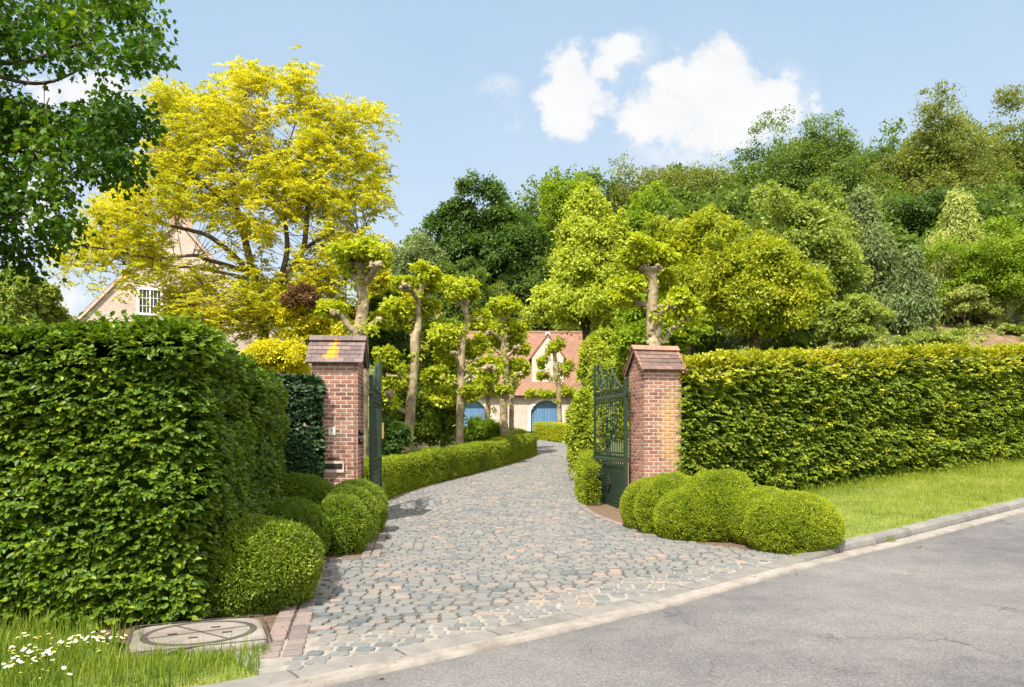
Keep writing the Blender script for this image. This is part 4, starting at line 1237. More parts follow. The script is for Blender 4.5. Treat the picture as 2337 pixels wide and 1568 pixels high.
def tree(x0, x1, yt, yb, d, mat, name, label, group=None, n=26000, L=None, shape='round', droop=0., nb=46, trunk=True, bark='bark_dark', depth=.85, trunk_px=None, ratio=.62, lean=0.):
    s = F / d
    X = ((x0 + x1) / 2 - CX) / s; rx = (x1 - x0) / 2 / s
    zt = EYE + (HY - yt) / s; zb = EYE + (HY - yb) / s
    g = float(H(X, d))
    zb = max(zb, g + .02 * (zt - g))
    rz = (zt - zb) / 2; cz = (zt + zb) / 2
    t = thing(name, (X, d, g), label, 'tree' if 'tree' in name or name in ('conifer', 'weeping_conifer') else 'shrub', group)
    mb = MB()
    L = L or max(.10, 4.8 / s); n = int(n * 1.35)
    crown_leaves(mb, (lean * .5, 0, cz - g), (rx * 1.0, rx * depth, rz * .87), nb, n, L, L * ratio, shape, droop)
    mb.build('crown', mat, t)
    if trunk:
        tr = MB(); rad = max(.05, (zt - g) * .018)
        top = (cz - g) + rz * .45
        P = smooth([(0, 0, -.2), (RS.uniform(-.1, .1) * rx, 0, top * .35), (RS.uniform(-.15, .15) * rx, .1, top * .7), (lean * .5, 0, top)], 5)
        tr.tube(P, np.linspace(rad * 1.25, rad * .4, len(P)), 8, bump=.12)
        for k in range(7):
            z = (zb - g) + (zt - zb) * RS.uniform(.05, .5); b0 = np.array([0, 0, z * .8]); a = RS.uniform(0, 6.28)
            e = np.array([math.cos(a) * rx * .65, math.sin(a) * rx * .6, z + rz * .5])
            q = smooth([b0, (b0 + e) / 2 + np.array([0, 0, .1 * rz]), e], 4); tr.tube(q, np.linspace(rad * .5, rad * .12, len(q)), 6)
        tr.build('trunk', MAT[bark], t, smooth=True)
    return t
tree(1322, 1400, 745, 890, 41, MAT['lime'], 'shrub', 'round lime shrub at the foot of the tall conical tree, right of the garage roof', 'garden trees behind the drive', n=14000, L=.16, trunk=False)
HT = 'trees on the wooded hill behind the garden'
tree(1005, 1245, 428, 760, 76, MAT['dark'], 'broadleaf_tree', 'dense dark green round tree left of the hill, above the garage roof', HT, n=60000, nb=70, L=.3)
tree(1215, 1372, 368, 640, 88, MAT['bright'], 'broadleaf_tree', 'round topped mid green tree beside the dark one on the hill crest', HT, n=26000)
tree(1218, 1455, 438, 735, 44, MAT['lime'], 'conical_tree', 'tall pale lime green conical tree right of the garage dormer', 'garden trees behind the drive', n=52000, shape='cone', nb=130, L=.2)
tree(1365, 1470, 492, 820, 43, MAT['lime'], 'conical_tree', 'shorter lime green conical tree between the tall one and the right pillar', 'garden trees behind the drive', n=26000, shape='cone', nb=80, L=.19)
tree(1372, 1572, 350, 640, 98, MAT['olive'], 'broadleaf_tree', 'thin crowned olive tree on the skyline below the large cloud', HT, n=14000, nb=60, L=.24)
tree(1505, 1690, 348, 640, 100, MAT['olive'], 'broadleaf_tree', 'wispy greyish tree on the skyline right of the olive one', HT, n=11000, nb=60, L=.22)
tree(1405, 1555, 412, 620, 72, MAT['bright'], 'broadleaf_tree', 'vivid green low tree in the gap below the wispy skyline trees', HT, n=20000)
tree(1465, 1700, 450, 800, 42, MAT['amber'], 'maple_tree', 'amber tinted green maple directly behind the right gate pillar', 'garden trees behind the drive', n=46000, L=.19, nb=60, ratio=.5)
tree(1610, 1850, 520, 810, 38, MAT['amber'], 'maple_tree', 'amber tinted green maple behind the near end of the right hedge', 'garden trees behind the drive', n=46000, L=.18, nb=60, ratio=.5)
tree(1685, 2000, 275, 640, 74, MAT['mid'], 'broadleaf_tree', 'tall broad dark green tree whose crest meets the lower edge of the large cloud', HT, n=44000, nb=60)
tree(1680, 1945, 408, 790, 43, MAT['willow'], 'broadleaf_tree', 'pale soft green tree in front of the tall broad dark one', 'garden trees behind the drive', n=46000, nb=60, L=.19)
tree(1850, 2085, 430, 800, 45, MAT['sage'], 'weeping_conifer', 'grey green drooping conifer right of the pale soft green tree', HT, n=46000, shape='cone', droop=.9, nb=120, L=.26, ratio=.35)
tree(2000, 2265, 243, 640, 84, MAT['olive'], 'broadleaf_tree', 'highest olive green tree on the hill at the right of the skyline', HT, n=46000, nb=60)
tree(2210, 2430, 262, 640, 90, MAT['olive'], 'broadleaf_tree', 'olive tree at the right edge of the photo beside the highest one', HT, n=32000)
tree(1930, 2130, 300, 620, 92, MAT['mid'], 'broadleaf_tree', 'mid green tree filling the dip left of the highest hill tree', HT, n=24000)
tree(2020, 2250, 420, 720, 62, MAT['dark'], 'broadleaf_tree', 'dark shaded tree under the highest olive tree', HT, n=26000)
tree(2075, 2300, 432, 770, 43.5, MAT['pale'], 'weeping_conifer', 'pale yellow green weeping conifer with a pointed top on the right slope', HT, n=42000, shape='cone', droop=1., nb=120, L=.26, ratio=.3)
tree(2140, 2440, 515, 738, 42., MAT['bright'], 'broadleaf_tree', 'spreading bright green tree with a bare forked trunk at the far right', HT, n=40000, bark='bark_locust')
tree(2010, 2150, 560, 775, 41, MAT['sage'], 'conifer', 'low dark grey green conifer at the foot of the right slope', HT, n=24000, shape='cone', droop=.8, nb=90, ratio=.35, L=.22)
tree(2150, 2245, 655, 728, 40.6, MAT['pale'], 'young_tree', 'small yellow green sapling on a thin stem above the right hedge', 'saplings', n=7000, nb=20, L=.12)
tree(2225, 2290, 665, 735, 41., MAT['pale'], 'young_tree', 'smaller sapling right of the yellow green one, by the bare soil bank', 'saplings', n=4000, nb=16, L=.12)
tree(1880, 2010, 668, 800, 36, MAT['willow'], 'shrub', 'pale green bush rising just behind the right hedge', 'shrubs behind the right hedge', n=16000, L=.13)
tree(2060, 2180, 752, 800, 37, MAT['willow'], 'shrub', 'low sage bush on the bank behind the right hedge, below the saplings', 'shrubs behind the right hedge', n=7000, L=.12, trunk=False)
tree(2285, 2340, 745, 790, 40, MAT['shrub'], 'shrub', 'rounded dark bush on the reddish bank at the right edge', 'shrubs behind the right hedge', n=5000, L=.1, trunk=False)
tree(875, 1030, 503, 720, 72, MAT['sage'], 'broadleaf_tree', 'hazy grey green tree left of the dark hill tree, between it and the yellow tree', HT, n=18000)
tree(985, 1140, 598, 800, 62, MAT['mid'], 'broadleaf_tree', 'mid green tree behind the tiled chimney left of the garage roof', HT, n=22000)
tree(1070, 1215, 660, 800, 68, MAT['olive'], 'broadleaf_tree', 'light green tree just above the garage ridge behind the middle pollards', HT, n=18000)
tree(1140, 1330, 600, 800, 74, MAT['mid'], 'broadleaf_tree', 'deep green tree above the garage ridge left of the lime green one', HT, n=22000)
tree(832, 930, 650, 900, 30, MAT['dark'], 'evergreen_tree', 'very dark evergreen behind the left gate leaf and first pollards', 'garden trees behind the drive', n=30000, L=.12)
tree(866, 1062, 840, 1045, 27.5, MAT['shrub'], 'shrub', 'leafy green shrub between the first two pollard trunks', 'shrubs behind the low hedge', n=22000, L=.11, trunk=False)
tree(845, 925, 950, 1060, 20, MAT['dark'], 'shrub', 'dark shrub behind the left gate leaf', 'shrubs behind the low hedge', n=9000, L=.09, trunk=False)
tree(955, 1065, 700, 960, 33, MAT['shrub'], 'broadleaf_tree', 'soft green tree behind the second pollard', 'garden trees behind the drive', n=20000, L=.13)
tree(1055, 1155, 955, 1012, 31, MAT['bright'], 'shrub', 'bright grassy bush in front of the left blue garage door', 'shrubs behind the low hedge', n=9000, L=.13, trunk=False, ratio=.25)
tree(-60, 130, 615, 800, 24, MAT['willow'], 'willow_tree', 'pale grey green tree behind the left hedge at the left edge of the photo', n=26000, L=.12, droop=.5)
tree(535, 705, 757, 905, 19, MAT['golden'], 'golden_shrub', 'dense golden yellow shrub between the left hedge and the left pillar', n=34000, L=.075, ratio=.5)
tree(655, 800, 670, 800, 23, MAT['golden'], 'golden_shrub', 'golden shrub behind the left pillar cap, left of the pollard trunk', n=16000, L=.085)
tree(652, 730, 640, 716, 22, MAT['bronze'], 'bronze_shrub', 'purple bronze leaved shrub among the golden foliage', n=1500, L=.09, trunk=False)
tree(690, 800, 690, 770, 24.5, MAT['bronze'], 'bronze_shrub', 'second bronze leaved shrub directly behind the left pillar cap', n=6000, L=.09)
tree(825, 935, 608, 760, 34, MAT['locust'], 'golden_tree', 'small golden tree between the first pollard heads', n=14000, L=.12)
tree(1298, 1362, 895, 1130, 21, MAT['lime'], 'climbing_shrub', 'light green leafy shrub overhanging the drive behind the right gate', n=20000, L=.10, trunk=False)
tree(1345, 1430, 812, 1040, 27, MAT['lime'], 'shrub', 'tall yellow green shrub between the right gate and the garage', n=26000, L=.12, nb=60)
tree(1395, 1600, 650, 860, 26, MAT['bright'], 'shrub', 'yellow green foliage bush around the trunk behind the right pillar', n=26000, L=.12, nb=50)

# reddish bare bank at the foot of the slope with low plants
bank = flat_sheet(np.array([[21., 38.4], [36., 37.], [37., 41.6], [23., 42.]]), 'soil_bank', rough_mat('reddish_soil', [(0, (.07, .045, .025)), (.5, (.14, .09, .05)), (1, (.24, .17, .10))], nscale=2, bump=.6, bscale=12), .05)
def bank_plants():
    mb = MB()
    for k in range(95):
        x = RS.uniform(15, 34); y = RS.uniform(38.4, 42.2)
        crown_leaves(mb, (x, y, float(H(x, y)) + .15), (.45, .45, RS.uniform(.2, .5)), 6, 240, .11, .07)
    tag(mb.build('ground_cover', MAT['pale']), 'low pale plants scattered over the reddish bank behind the right hedge', 'ground cover', kind='stuff')
bank_plants()

# distant wood closing the hill behind the individual trees (one mass)
def wood():
    mb = MB()
    xs = np.r_[np.linspace(-8, 85, 56), np.linspace(10, 110, 50), np.linspace(8, 60, 30)]; 
    skx = [1000, 1060, 1180, 1300, 1480, 1640, 1800, 1900, 2000, 2100, 2250, 2400, 2700]; sky_ = [640, 560, 450, 400, 385, 385, 325, 335, 345, 285, 300, 300, 340]
    for i, x in enumerate(xs):
        y = (RS.uniform(96, 106) if i < 56 else RS.uniform(106, 122) if i < 106 else RS.uniform(70, 84))
        g = float(H(x, y)); px = CX + x / y * F
        zt = EYE + (HY - np.interp(px, skx, sky_) - RS.uniform(5, 45)) / F * y
        hh = max(zt - g, 3.) if i < 106 else RS.uniform(6, 10)
        if i < 106 and px < 1000: continue
        rr = RS.uniform(4., 5.4)
        crown_leaves(mb, (x, y, g + hh * .52), (rr, 3.6, hh * .50), 26, 3800, .42, .28)
    for k in range(58):                                            # shaded understory on the slope
        x = RS.uniform(16, 62); y = RS.uniform(50, 80) if x < 40 else RS.uniform(52, 70)
        if x / y > .78: continue
        g = float(H(x, y)); hh = RS.uniform(4.5, 8.)
        crown_leaves(mb, (x, y, g + hh * .42), (2.9, 2.6, hh * .55), 18, 2600, .34, .22)
    for k in range(16):
        x = RS.uniform(3, 16); y = 66 - 2.2 * np.clip(x - 2, 0, 16) + RS.uniform(6, 14)
        g = float(H(x, y)); hh = RS.uniform(4., 7.)
        crown_leaves(mb, (x, y, g + hh * .42), (2.8, 2.4, hh * .55), 18, 2400, .3, .2)
    o = mb.build('distant_wood', MAT['mid'])
    tag(o, 'mass of mixed green woodland closing the hillside behind the separate trees', 'woodland', kind='stuff')
wood()

# --- pollarded planes
def clump(mb, c, r, n, L, W, flat=.7):
    D = rand_dirs(n); k = RS.uniform(.2, 1.3, n)[:, None]
    P = np.array(c) + D * k * np.array(r)
    N = nz(D * .5 + UP * .7 + RS.normal(size=D.shape) * .5)
    A = nz(D * .7 + RS.normal(size=D.shape) * .6 - UP * .15)
    s = RS.uniform(.6, 1.3, n)
    leaf_oval(mb, P, A, N, L * s, W * s)

def pollard(d, trunk, limbs, blobs, label, base_r=None):
    """all in design pixels: trunk [(x,y,half width)], limbs [[(x,y,hw)..]], blobs [(x,y,rx,ry)]"""
    s = F / d
    def w(x, y, dd=0.): return PX(x, y, d + dd)
    b = w(*trunk[0][:2]); g = float(H(b[0], d))
    t = thing('pollard_tree', (b[0], d, g), label, 'tree', 'pollarded plane trees')
    o = np.array([b[0], d, g])
    mb = MB()
    pts = [(b[0], d, g - .2)] + [w(x, y) for x, y, _ in trunk] if b[2] > g + .1 else [w(x, y) for x, y, _ in trunk]
    hw = ([trunk[0][2] * 1.1] if len(pts) > len(trunk) else []) + [q[2] for q in trunk]
    hw = [q * .96 for q in hw]
    P = smooth(pts, 7); rr = np.interp(np.linspace(0, 1, len(P)), np.linspace(0, 1, len(hw)), hw) / s
    mb.tube(P - o, rr, 16, bump=.17, seed=1)
    for k in range(26):                                            # healed branch scars
        i = RS.randint(2, len(P) - 1); a = RS.uniform(0, 6.28)
        mb.sphere(P[i] - o + np.array([math.cos(a), math.sin(a), 0]) * rr[i] * .8, rr[i] * RS.uniform(.2, .5, 3), 8, 6, bump=.25, seed=k)
    heads = [(P[-1], rr[-1])]; limb_paths = []
    for li, l in enumerate(limbs):
        dd = np.linspace(0, 1, len(l)) * RS.uniform(-.7, .7)
        Q = smooth([w(x, y, q) for (x, y, _), q in zip(l, dd)], 6)
        r = np.interp(np.linspace(0, 1, len(Q)), np.linspace(0, 1, len(l)), [q[2] for q in l]) / s
        mb.tube(Q - o, r, 9, bump=.12, seed=li); heads.append((Q[-1], r[-1] * 1.2)); limb_paths.append(Q)
    for c, r in heads:                                             # knuckled heads
        kr = min(r * 1.25, 8.5 / s)
        for k in range(9 if r <= kr * 1.01 else 22):
            a = RS.uniform(0, 6.28); q = math.sqrt(RS.uniform(.1, 1)) * max(r, kr * 1.2)
            mb.sphere(c - o + np.array([math.cos(a) * q, math.sin(a) * q, RS.uniform(-.5, .6) * kr]), kr * RS.uniform(.4, .85, 3), 8, 6, bump=.25, seed=k)
    mb.build('trunk', MAT['bark_plane'], t, smooth=True)
    cr = MB()
    for bi, (x, y, rx, ry) in enumerate(blobs):
        c = w(x, y, RS.uniform(-.05, .75) if bi else -.12) - o
        r = np.array([rx, rx, ry]) / s
        # several sub clumps
        for k in range(8):
            q = c + RS.uniform(-.8, .8, 3) * r * np.array([1, 1, .72]) + (np.array([0, 0, RS.uniform(-.1, .9) * r[2]]) if not bi else 0)
            clump(cr, q, r * RS.uniform(.28, .66), int(200 * (rx * ry) / 900) + 70, .13, .09)
    for k in range(16):                                            # short shoots straight from the stem and limbs
        Q = [P] + [h for h in limb_paths]
        q = Q[RS.randint(len(Q))]; i = RS.randint(len(q) // 3, len(q))
        c = q[i] - o + RS.normal(size=3) * np.array([.16, .16, .1])
        clump(cr, c, np.array([.2, .2, .16]) * RS.uniform(.6, 1.3), 34, .12, .085)
    cr.build('crown', MAT['pollard'], t)
pollard(19., [(823, 790, 17), (822, 757, 15), (829, 701, 13.5), (823, 651, 13), (826, 622, 15), (828, 606, 26)],
        [[(826, 655, 8), (806, 630, 7), (797, 606, 9)], [(829, 650, 8), (850, 625, 7), (858, 605, 9)], [(824, 752, 6), (845, 741, 5), (862, 731, 5)], [(815, 760, 8), (796, 746, 7), (780, 722, 7), (766, 716, 8)]],
        [(826, 588, 50, 22), (800, 598, 24, 18), (856, 598, 26, 18), (760, 706, 26, 18), (868, 728, 16, 12)],
        'pollarded plane with a thick knuckled head rising behind the left gate pillar')
pollard(22., [(927, 1040, 14.5), (936, 949, 12.5), (940, 879, 10.5), (945, 827, 10), (947, 774, 10.5), (955, 743, 8), (953, 687, 7), (963, 652, 8), (968, 640, 12)],
        [[(941, 770, 6), (936, 748, 6), (922, 733, 4.5), (902, 737, 3.5)], [(931, 879, 5), (915, 862, 4), (888, 858, 3)], [(930, 862, 4), (905, 842, 3)], [(925, 940, 5), (901, 928, 4.5), (890, 915, 4), (887, 898, 6)], [(951, 800, 4), (972, 790, 3.5)], [(945, 730, 5), (930, 720, 4)], [(958, 700, 5), (942, 668, 5), (925, 655, 6)]],
        [(972, 626, 26, 16), (930, 648, 28, 12), (898, 708, 34, 22), (935, 715, 30, 15), (878, 850, 20, 14), (888, 885, 18, 20), (880, 815, 22, 24), (978, 700, 22, 20), (895, 735, 26, 12), (985, 655, 15, 12)],
        'pollarded plane with the nearest full trunk, right of the left gate leaf')
pollard(25., [(1049, 1018, 9.5), (1051, 897, 9.5), (1051, 820, 9.5), (1056, 771, 8.5), (1067, 736, 8), (1062, 712, 7), (1057, 692, 9)],
        [[(1056, 868, 5), (1083, 848, 4.5), (1100, 842, 5), (1118, 840, 6)], [(1045, 879, 4), (1025, 869, 3), (1009, 862, 3)], [(1060, 850, 4), (1074, 826, 3)], [(1068, 736, 4), (1078, 730, 3), (1097, 728, 3)], [(1047, 830, 4), (1035, 806, 3.5)], [(1052, 770, 5), (1038, 752, 4), (1020, 748, 4)]],
        [(1050, 662, 36, 20), (1032, 672, 16, 12), (1070, 672, 17, 12), (1028, 770, 34, 26), (1110, 835, 30, 18), (1000, 852, 30, 22), (1010, 815, 24, 24), (1085, 800, 24, 26), (1098, 722, 15, 16), (1075, 890, 24, 16), (1005, 905, 24, 18)],
        'pollarded plane with a tidy dome head, second full trunk along the low hedge')
pollard(29., [(1151, 998, 10), (1149, 914, 9.5), (1153, 862, 8.5), (1150, 792, 7), (1147, 735, 5.5), (1150, 722, 6)],
        [[(1150, 825, 5), (1138, 805, 4), (1122, 795, 4)], [(1155, 815, 4), (1170, 803, 3.5), (1178, 793, 4)], [(1157, 882, 5), (1170, 866, 4), (1182, 856, 5)], [(1146, 780, 5), (1132, 765, 4), (1118, 760, 4)], [(1152, 770, 4), (1168, 765, 3), (1180, 757, 4)], [(1148, 900, 4), (1125, 890, 3.5), (1105, 886, 4)], [(1150, 760, 4), (1160, 735, 4)]],
        [(1152, 706, 34, 22), (1112, 778, 26, 24), (1186, 788, 20, 17), (1180, 838, 22, 22), (1136, 890, 26, 11), (1181, 755, 20, 18), (1105, 872, 20, 14), (1118, 738, 20, 20), (1160, 740, 20, 16), (1135, 830, 14, 14)],
        'bushy pollarded plane beside the end of the long low hedge')
pollard(32., [(1167, 990, 6), (1168, 897, 6), (1174, 850, 5), (1178, 800, 4.5), (1176, 770, 4)],
        [[(1174, 850, 4), (1184, 838, 3)], [(1170, 880, 4), (1160, 868, 3)]],
        [(1176, 762, 20, 16), (1188, 832, 14, 14), (1166, 850, 14, 12)],
        'thin pollarded plane just behind the bushy one at the hedge end')
pollard(36., [(1112, 966, 6.5), (1114, 911, 6), (1116, 880, 5)],
        [[(1114, 905, 4), (1102, 890, 3)], [(1115, 900, 4), (1128, 888, 3)]],
        [(1112, 872, 30, 18), (1090, 890, 18, 12), (1075, 905, 16, 12)],
        'pollarded plane standing right in front of the left blue garage door')
pollard(43., [(1277, 966, 6.5), (1275, 900, 6), (1272, 862, 5.5), (1266, 816, 4.5), (1264, 800, 5)],
        [[(1273, 870, 4), (1258, 860, 3), (1248, 852, 3)], [(1274, 900, 4), (1288, 890, 3)], [(1272, 860, 4), (1284, 845, 3)]],
        [(1265, 797, 20, 18), (1236, 828, 14, 14), (1240, 855, 12, 12), (1213, 897, 12, 10), (1246, 900, 18, 9), (1300, 892, 18, 13), (1288, 838, 18, 16)],
        'slim pollarded plane in front of the right blue garage door')
pollard(19.5, [(1492, 800, 16), (1491, 782, 15), (1488, 709, 13.5), (1487, 650, 13), (1484, 628, 16), (1483, 614, 25)],
        [[(1480, 697, 7), (1460, 692, 6), (1440, 686, 6), (1424, 675, 7)], [(1496, 700, 5), (1520, 696, 4), (1541, 695, 3.5)], [(1500, 770, 8), (1508, 720, 7), (1518, 706, 6), (1530, 701, 5)], [(1511, 785, 5), (1530, 752, 5), (1542, 745, 5), (1558, 726, 6)]],
        [(1483, 580, 48, 22), (1450, 594, 24, 13), (1517, 592, 24, 13), (1483, 596, 40, 12), (1425, 650, 28, 18), (1415, 680, 20, 18), (1560, 705, 28, 18), (1545, 676, 20, 20), (1455, 640, 20, 16), (1520, 640, 18, 18)],
        'pollarded plane with a broad flared head rising behind the right gate pillar')

# --- golden honey locust
def poly_points(poly, n, step=1.):
    p = np.array(poly, float); mn, mx = p.min(0), p.max(0)
    out = []
    while sum(len(o) for o in out) < n:
        q = RS.uniform(mn, mx, (n * 2, 2)); out.append(q[inpoly(q, p)])
    return np.vstack(out)[:n]
def locust():
    d = 26.; s = F / d
    b = PX(600, 790, d); g = float(H(b[0], d)); o = np.array([b[0], d, g])
    t = thing('locust_tree', o, 'large spreading bright yellow honey locust in front of the brick house', 'tree')
    limbs = [([(600, 860), (600, 756), (590, 690), (581, 641)], 14, 10, 0), ([(581, 641), (566, 576), (552, 520), (538, 470), (530, 400), (535, 320), (560, 230)], 9, 2.5, .4),
             ([(602, 740), (615, 700), (638, 645), (691, 570), (701, 476), (721, 425), (760, 340), (790, 270)], 9, 2.5, -.6), ([(636, 650), (655, 570), (648, 480), (650, 400), (662, 320), (690, 240)], 7, .8, .8),
             ([(581, 641), (540, 590), (480, 541), (435, 526), (390, 515), (330, 490), (260, 470)], 6.5, 2, -1.2), ([(575, 625), (520, 606), (470, 592), (440, 583), (350, 590), (250, 570), (180, 560)], 5.5, 1.5, -2.),
             ([(581, 641), (520, 625), (430, 610), (320, 605), (220, 600)], 4.5, 1.5, 1.5), ([(660, 612), (730, 620), (790, 640)], 4, 1.5, -1.), ([(700, 480), (760, 450), (830, 420), (865, 380)], 4.5, 1.5, 1.),
             ([(535, 420), (470, 350), (400, 260)], 5, 1.5, 1.5), ([(540, 480), (460, 420), (360, 370), (320, 350)], 5, 1.5, -1.5), ([(650, 420), (700, 320), (720, 220)], 4.5, 1.5, 1.2), ([(645, 500), (600, 430), (590, 350), (575, 280)], 5, .6, -1.5),
             ([(506, 800), (500, 730), (480, 670), (440, 625)], 5, 3, 1.2), ([(690, 570), (760, 530), (820, 540)], 4.5, 1.5, -.5), ([(566, 690), (480, 690), (400, 690)], 3.5, 1.5, -2.5)]
    mb = MB(); nodes = []
    for pts, r0, r1, dd in limbs:
        k = len(pts)
        P = smooth([PX(x, y, d + dd * i / max(k - 1, 1) * 1.6) for i, (x, y) in enumerate(pts)], 6)
        mb.tube(P - o, np.linspace(r0, r1, len(P)) / s, 9, bump=.08); nodes.append(P[2:])
    nodes = np.vstack(nodes)
    poly = [(115, 582), (190, 520), (225, 430), (300, 420), (322, 330), (355, 300), (350, 205), (390, 195), (440, 215), (490, 215), (505, 160), (560, 142), (600, 160), (650, 165), (700, 155), (745, 185), (775, 220), (820, 215), (870, 240), (888, 265), (862, 320), (880, 400), (878, 450), (845, 490), (790, 505), (875, 560), (850, 600), (780, 600), (770, 650), (800, 700), (700, 740), (560, 745), (400, 745), (330, 725), (210, 670), (285, 625), (190, 622)]
    pts = poly_points(poly, 1250) + RS.normal(size=(1250, 2)) * 9
    holes = [(412, 520, 46, 46, .9), (440, 640, 90, 36, .62), (330, 690, 60, 42, .85), (255, 690, 40, 38, .75), (505, 560, 60, 46, .7), (500, 700, 70, 34, .6), (600, 605, 110, 46, .72), (695, 530, 40, 60, .6), (410, 530, 50, 50, .8), (425, 560, 48, 60, .85), (540, 590, 90, 34, .7), (655, 540, 30, 45, .7), (348, 690, 34, 40, .92), (620, 480, 40, 35, .55), (300, 655, 60, 26, .75), (520, 690, 60, 30, .75), (240, 600, 40, 14, .5), (790, 520, 40, 18, .7), (490, 520, 50, 24, .5)]
    keep = np.ones(len(pts), bool)
    for (hx, hy, rx, ry, pr) in holes:
        keep &= ~((((pts[:, 0] - hx) / rx) ** 2 + ((pts[:, 1] - hy) / ry) ** 2 < 1) & (RS.rand(len(pts)) < pr))
    low = poly_points([(330, 690), (430, 650), (560, 640), (700, 620), (800, 640), (800, 745), (560, 765), (330, 745)], 170)
    low = low[~(np.abs(low[:, 0] - 350) < 30)]
    pts = np.vstack([pts, low]); keep = np.r_[keep, np.ones(len(low), bool)]
    # layered tiers: pull heights towards shelves
    nzv = NO[2](np.c_[pts / 60., np.zeros(len(pts))], 1.)
    keep &= nzv > -.62
    pts = pts[keep]
    lf = MB(); tw = MB()
    for (x, y) in pts:
        e = min(abs(y - 140) / 300., 1.) 
        dd = RS.uniform(-1, 1) * 3.6 * (0.35 + .65 * e)
        c = PX(x, y, d + dd)
        j = np.argmin(np.linalg.norm(nodes - c, axis=1)); q = nodes[j]
        m = (c + q) / 2 + np.array([0, 0, -.06 * np.linalg.norm(c - q)])
        P = smooth([q, m, c], 3); tw.tube(P - o, np.linspace(.014, .005, len(P)), 4, cap=False)
        # pinnate sprays
        ns = 8
        for _ in range(ns):
            a = RS.uniform(0, 6.283); ln = RS.uniform(.3, .62)
            ax = np.array([math.cos(a), math.sin(a), RS.uniform(-.6, .45)]); ax = ax / np.linalg.norm(ax)
            b0 = c + RS.normal(size=3) * np.array([.2, .2, .16]); k = 18
            tt = np.linspace(0.08, 1, k); Pm = b0 + ax * (tt * ln)[:, None] - UP * (.22 * tt ** 2 * ln)[:, None]
            sd = nz(np.cross(ax, UP)); sg = np.where(np.arange(k) % 2, 1, -1)[:, None]
            A = nz(sd * sg + ax * .5 + RS.normal(size=(k, 3)) * .25 - UP * .25)
            N = nz(UP + RS.normal(size=(k, 3)) * .65)
            leaf_quad(lf, Pm - o, A, N, RS.uniform(.10, .18, k), RS.uniform(.042, .07, k))
    mb.build('trunk', MAT['bark_locust'], t, smooth=True)
    tw.build('twigs', MAT['bark_locust'], t)
    lf.build('crown', MAT['locust'], t)
locust()

# --- foreground maple reaching in from the left
def maple():
    d = 9.5; s = F / d
    o = np.array([-9.6, 10.5, 0.]); t = thing('maple_tree', o, 'dark green maple overhanging the top left corner, its trunk outside the frame', 'tree')
    A = [(-420, -90), (372, -60), (352, 30), (388, 100), (345, 140), (350, 180), (315, 195), (240, 160), (200, 130), (150, 150), (105, 130), (90, 200), (60, 260), (-420, 300)]
    B = [(-420, 230), (60, 255), (120, 235), (200, 210), (300, 200), (360, 215), (345, 262), (388, 315), (352, 345), (345, 395), (318, 425), (260, 400), (215, 425), (190, 480), (168, 530), (140, 572), (98, 560), (92, 500), (72, 430), (30, 470), (-420, 480)]
    Cc = [(-420, 440), (38, 430), (60, 500), (40, 540), (95, 590), (82, 640), (30, 655), (0, 640), (-420, 640)]
    mb = MB(); tr = MB()
    limb = [[(-430, 560), (-250, 300), (-60, 160), (66, 138), (180, 100), (330, 60)], [(-430, 640), (-200, 420), (0, 330), (150, 300), (340, 310)], [(-430, 700), (-220, 560), (-20, 500), (60, 570)], [(-60, 160), (100, 190), (250, 120)], [(0, 330), (110, 380), (130, 500)], [(150, 300), (220, 350), (300, 390)], [(-60, 72), (60, 76), (200, 20)]]
    nodes = []
    for i, l in enumerate(limb):
        P = smooth([PX(x, y, d + (i % 3 - 1) * .4) for x, y in l], 7); tr.tube(P - o, np.linspace(.06 if i < 3 else .03, .008, len(P)), 7, bump=.1); nodes.append(P)
    nodes = np.vstack(nodes)
    P = smooth([(0, 0, -.3), (.05, 0, 1.5), (.3, -.2, 3.2), (.9, -.5, 5)], 6); tr.tube(P, np.linspace(.24, .14, len(P)), 12, bump=.08)
    for l in limb[:3]:
        e = PX(*l[0], d) - o; q = smooth([(.3, -.2, 2.4), (np.array([.3, -.2, 2.6]) + e) / 2, e], 5); tr.tube(q, np.linspace(.12, .06, len(q)), 8)
    pts = np.vstack([poly_points(A, 265), poly_points(B, 370), poly_points(Cc, 130)])
    hole = [(150, 212, 85, 42, .98), (240, 185, 50, 26, .95), (66, 490, 30, 62, .97), (105, 185, 40, 40, .9), (40, 545, 30, 24, .9), (195, 470, 30, 50, .9), (290, 330, 30, 20, .7), (20, 120, 40, 20, .6)]
    keep = np.ones(len(pts), bool)
    for (hx, hy, rx, ry, pr) in hole:
        keep &= ~((((pts[:, 0] - hx) / rx) ** 2 + ((pts[:, 1] - hy) / ry) ** 2 < 1) & (RS.rand(len(pts)) < pr))
    for (x, y) in pts[keep]:
        x -= 18 * (x > 0)
        c = PX(x, y, d + RS.uniform(-1.5, 1.5)); q = nodes[np.argmin(np.linalg.norm(nodes - c, axis=1))]
        q = q if np.linalg.norm(q - c) < .6 else c + (q - c) * .45
        Pt = smooth([q, (q + c) / 2 + UP * .05, c], 3); tr.tube(Pt - o, np.linspace(.007, .003, len(Pt)), 4, cap=False)
        k = 40
        off = RS.normal(size=(k, 3)) * np.array([.125, .125, .07]); off[:, 2] -= .25 * (off[:, 0] ** 2 + off[:, 1] ** 2) * 3
        pos = c + off - o
        N = nz(UP * .8 + RS.normal(size=(k, 3)) * .5); Ax = nz(off * np.array([3, 3, 1.]) + RS.normal(size=(k, 3)) * .5 - UP * .5)
        leaf_maple(mb, pos, Ax, N, RS.uniform(.05, .1, k))
    tr.build('trunk', MAT['bark_dark'], t, smooth=True)
    mb.build('crown', MAT['maple'], t)
maple()

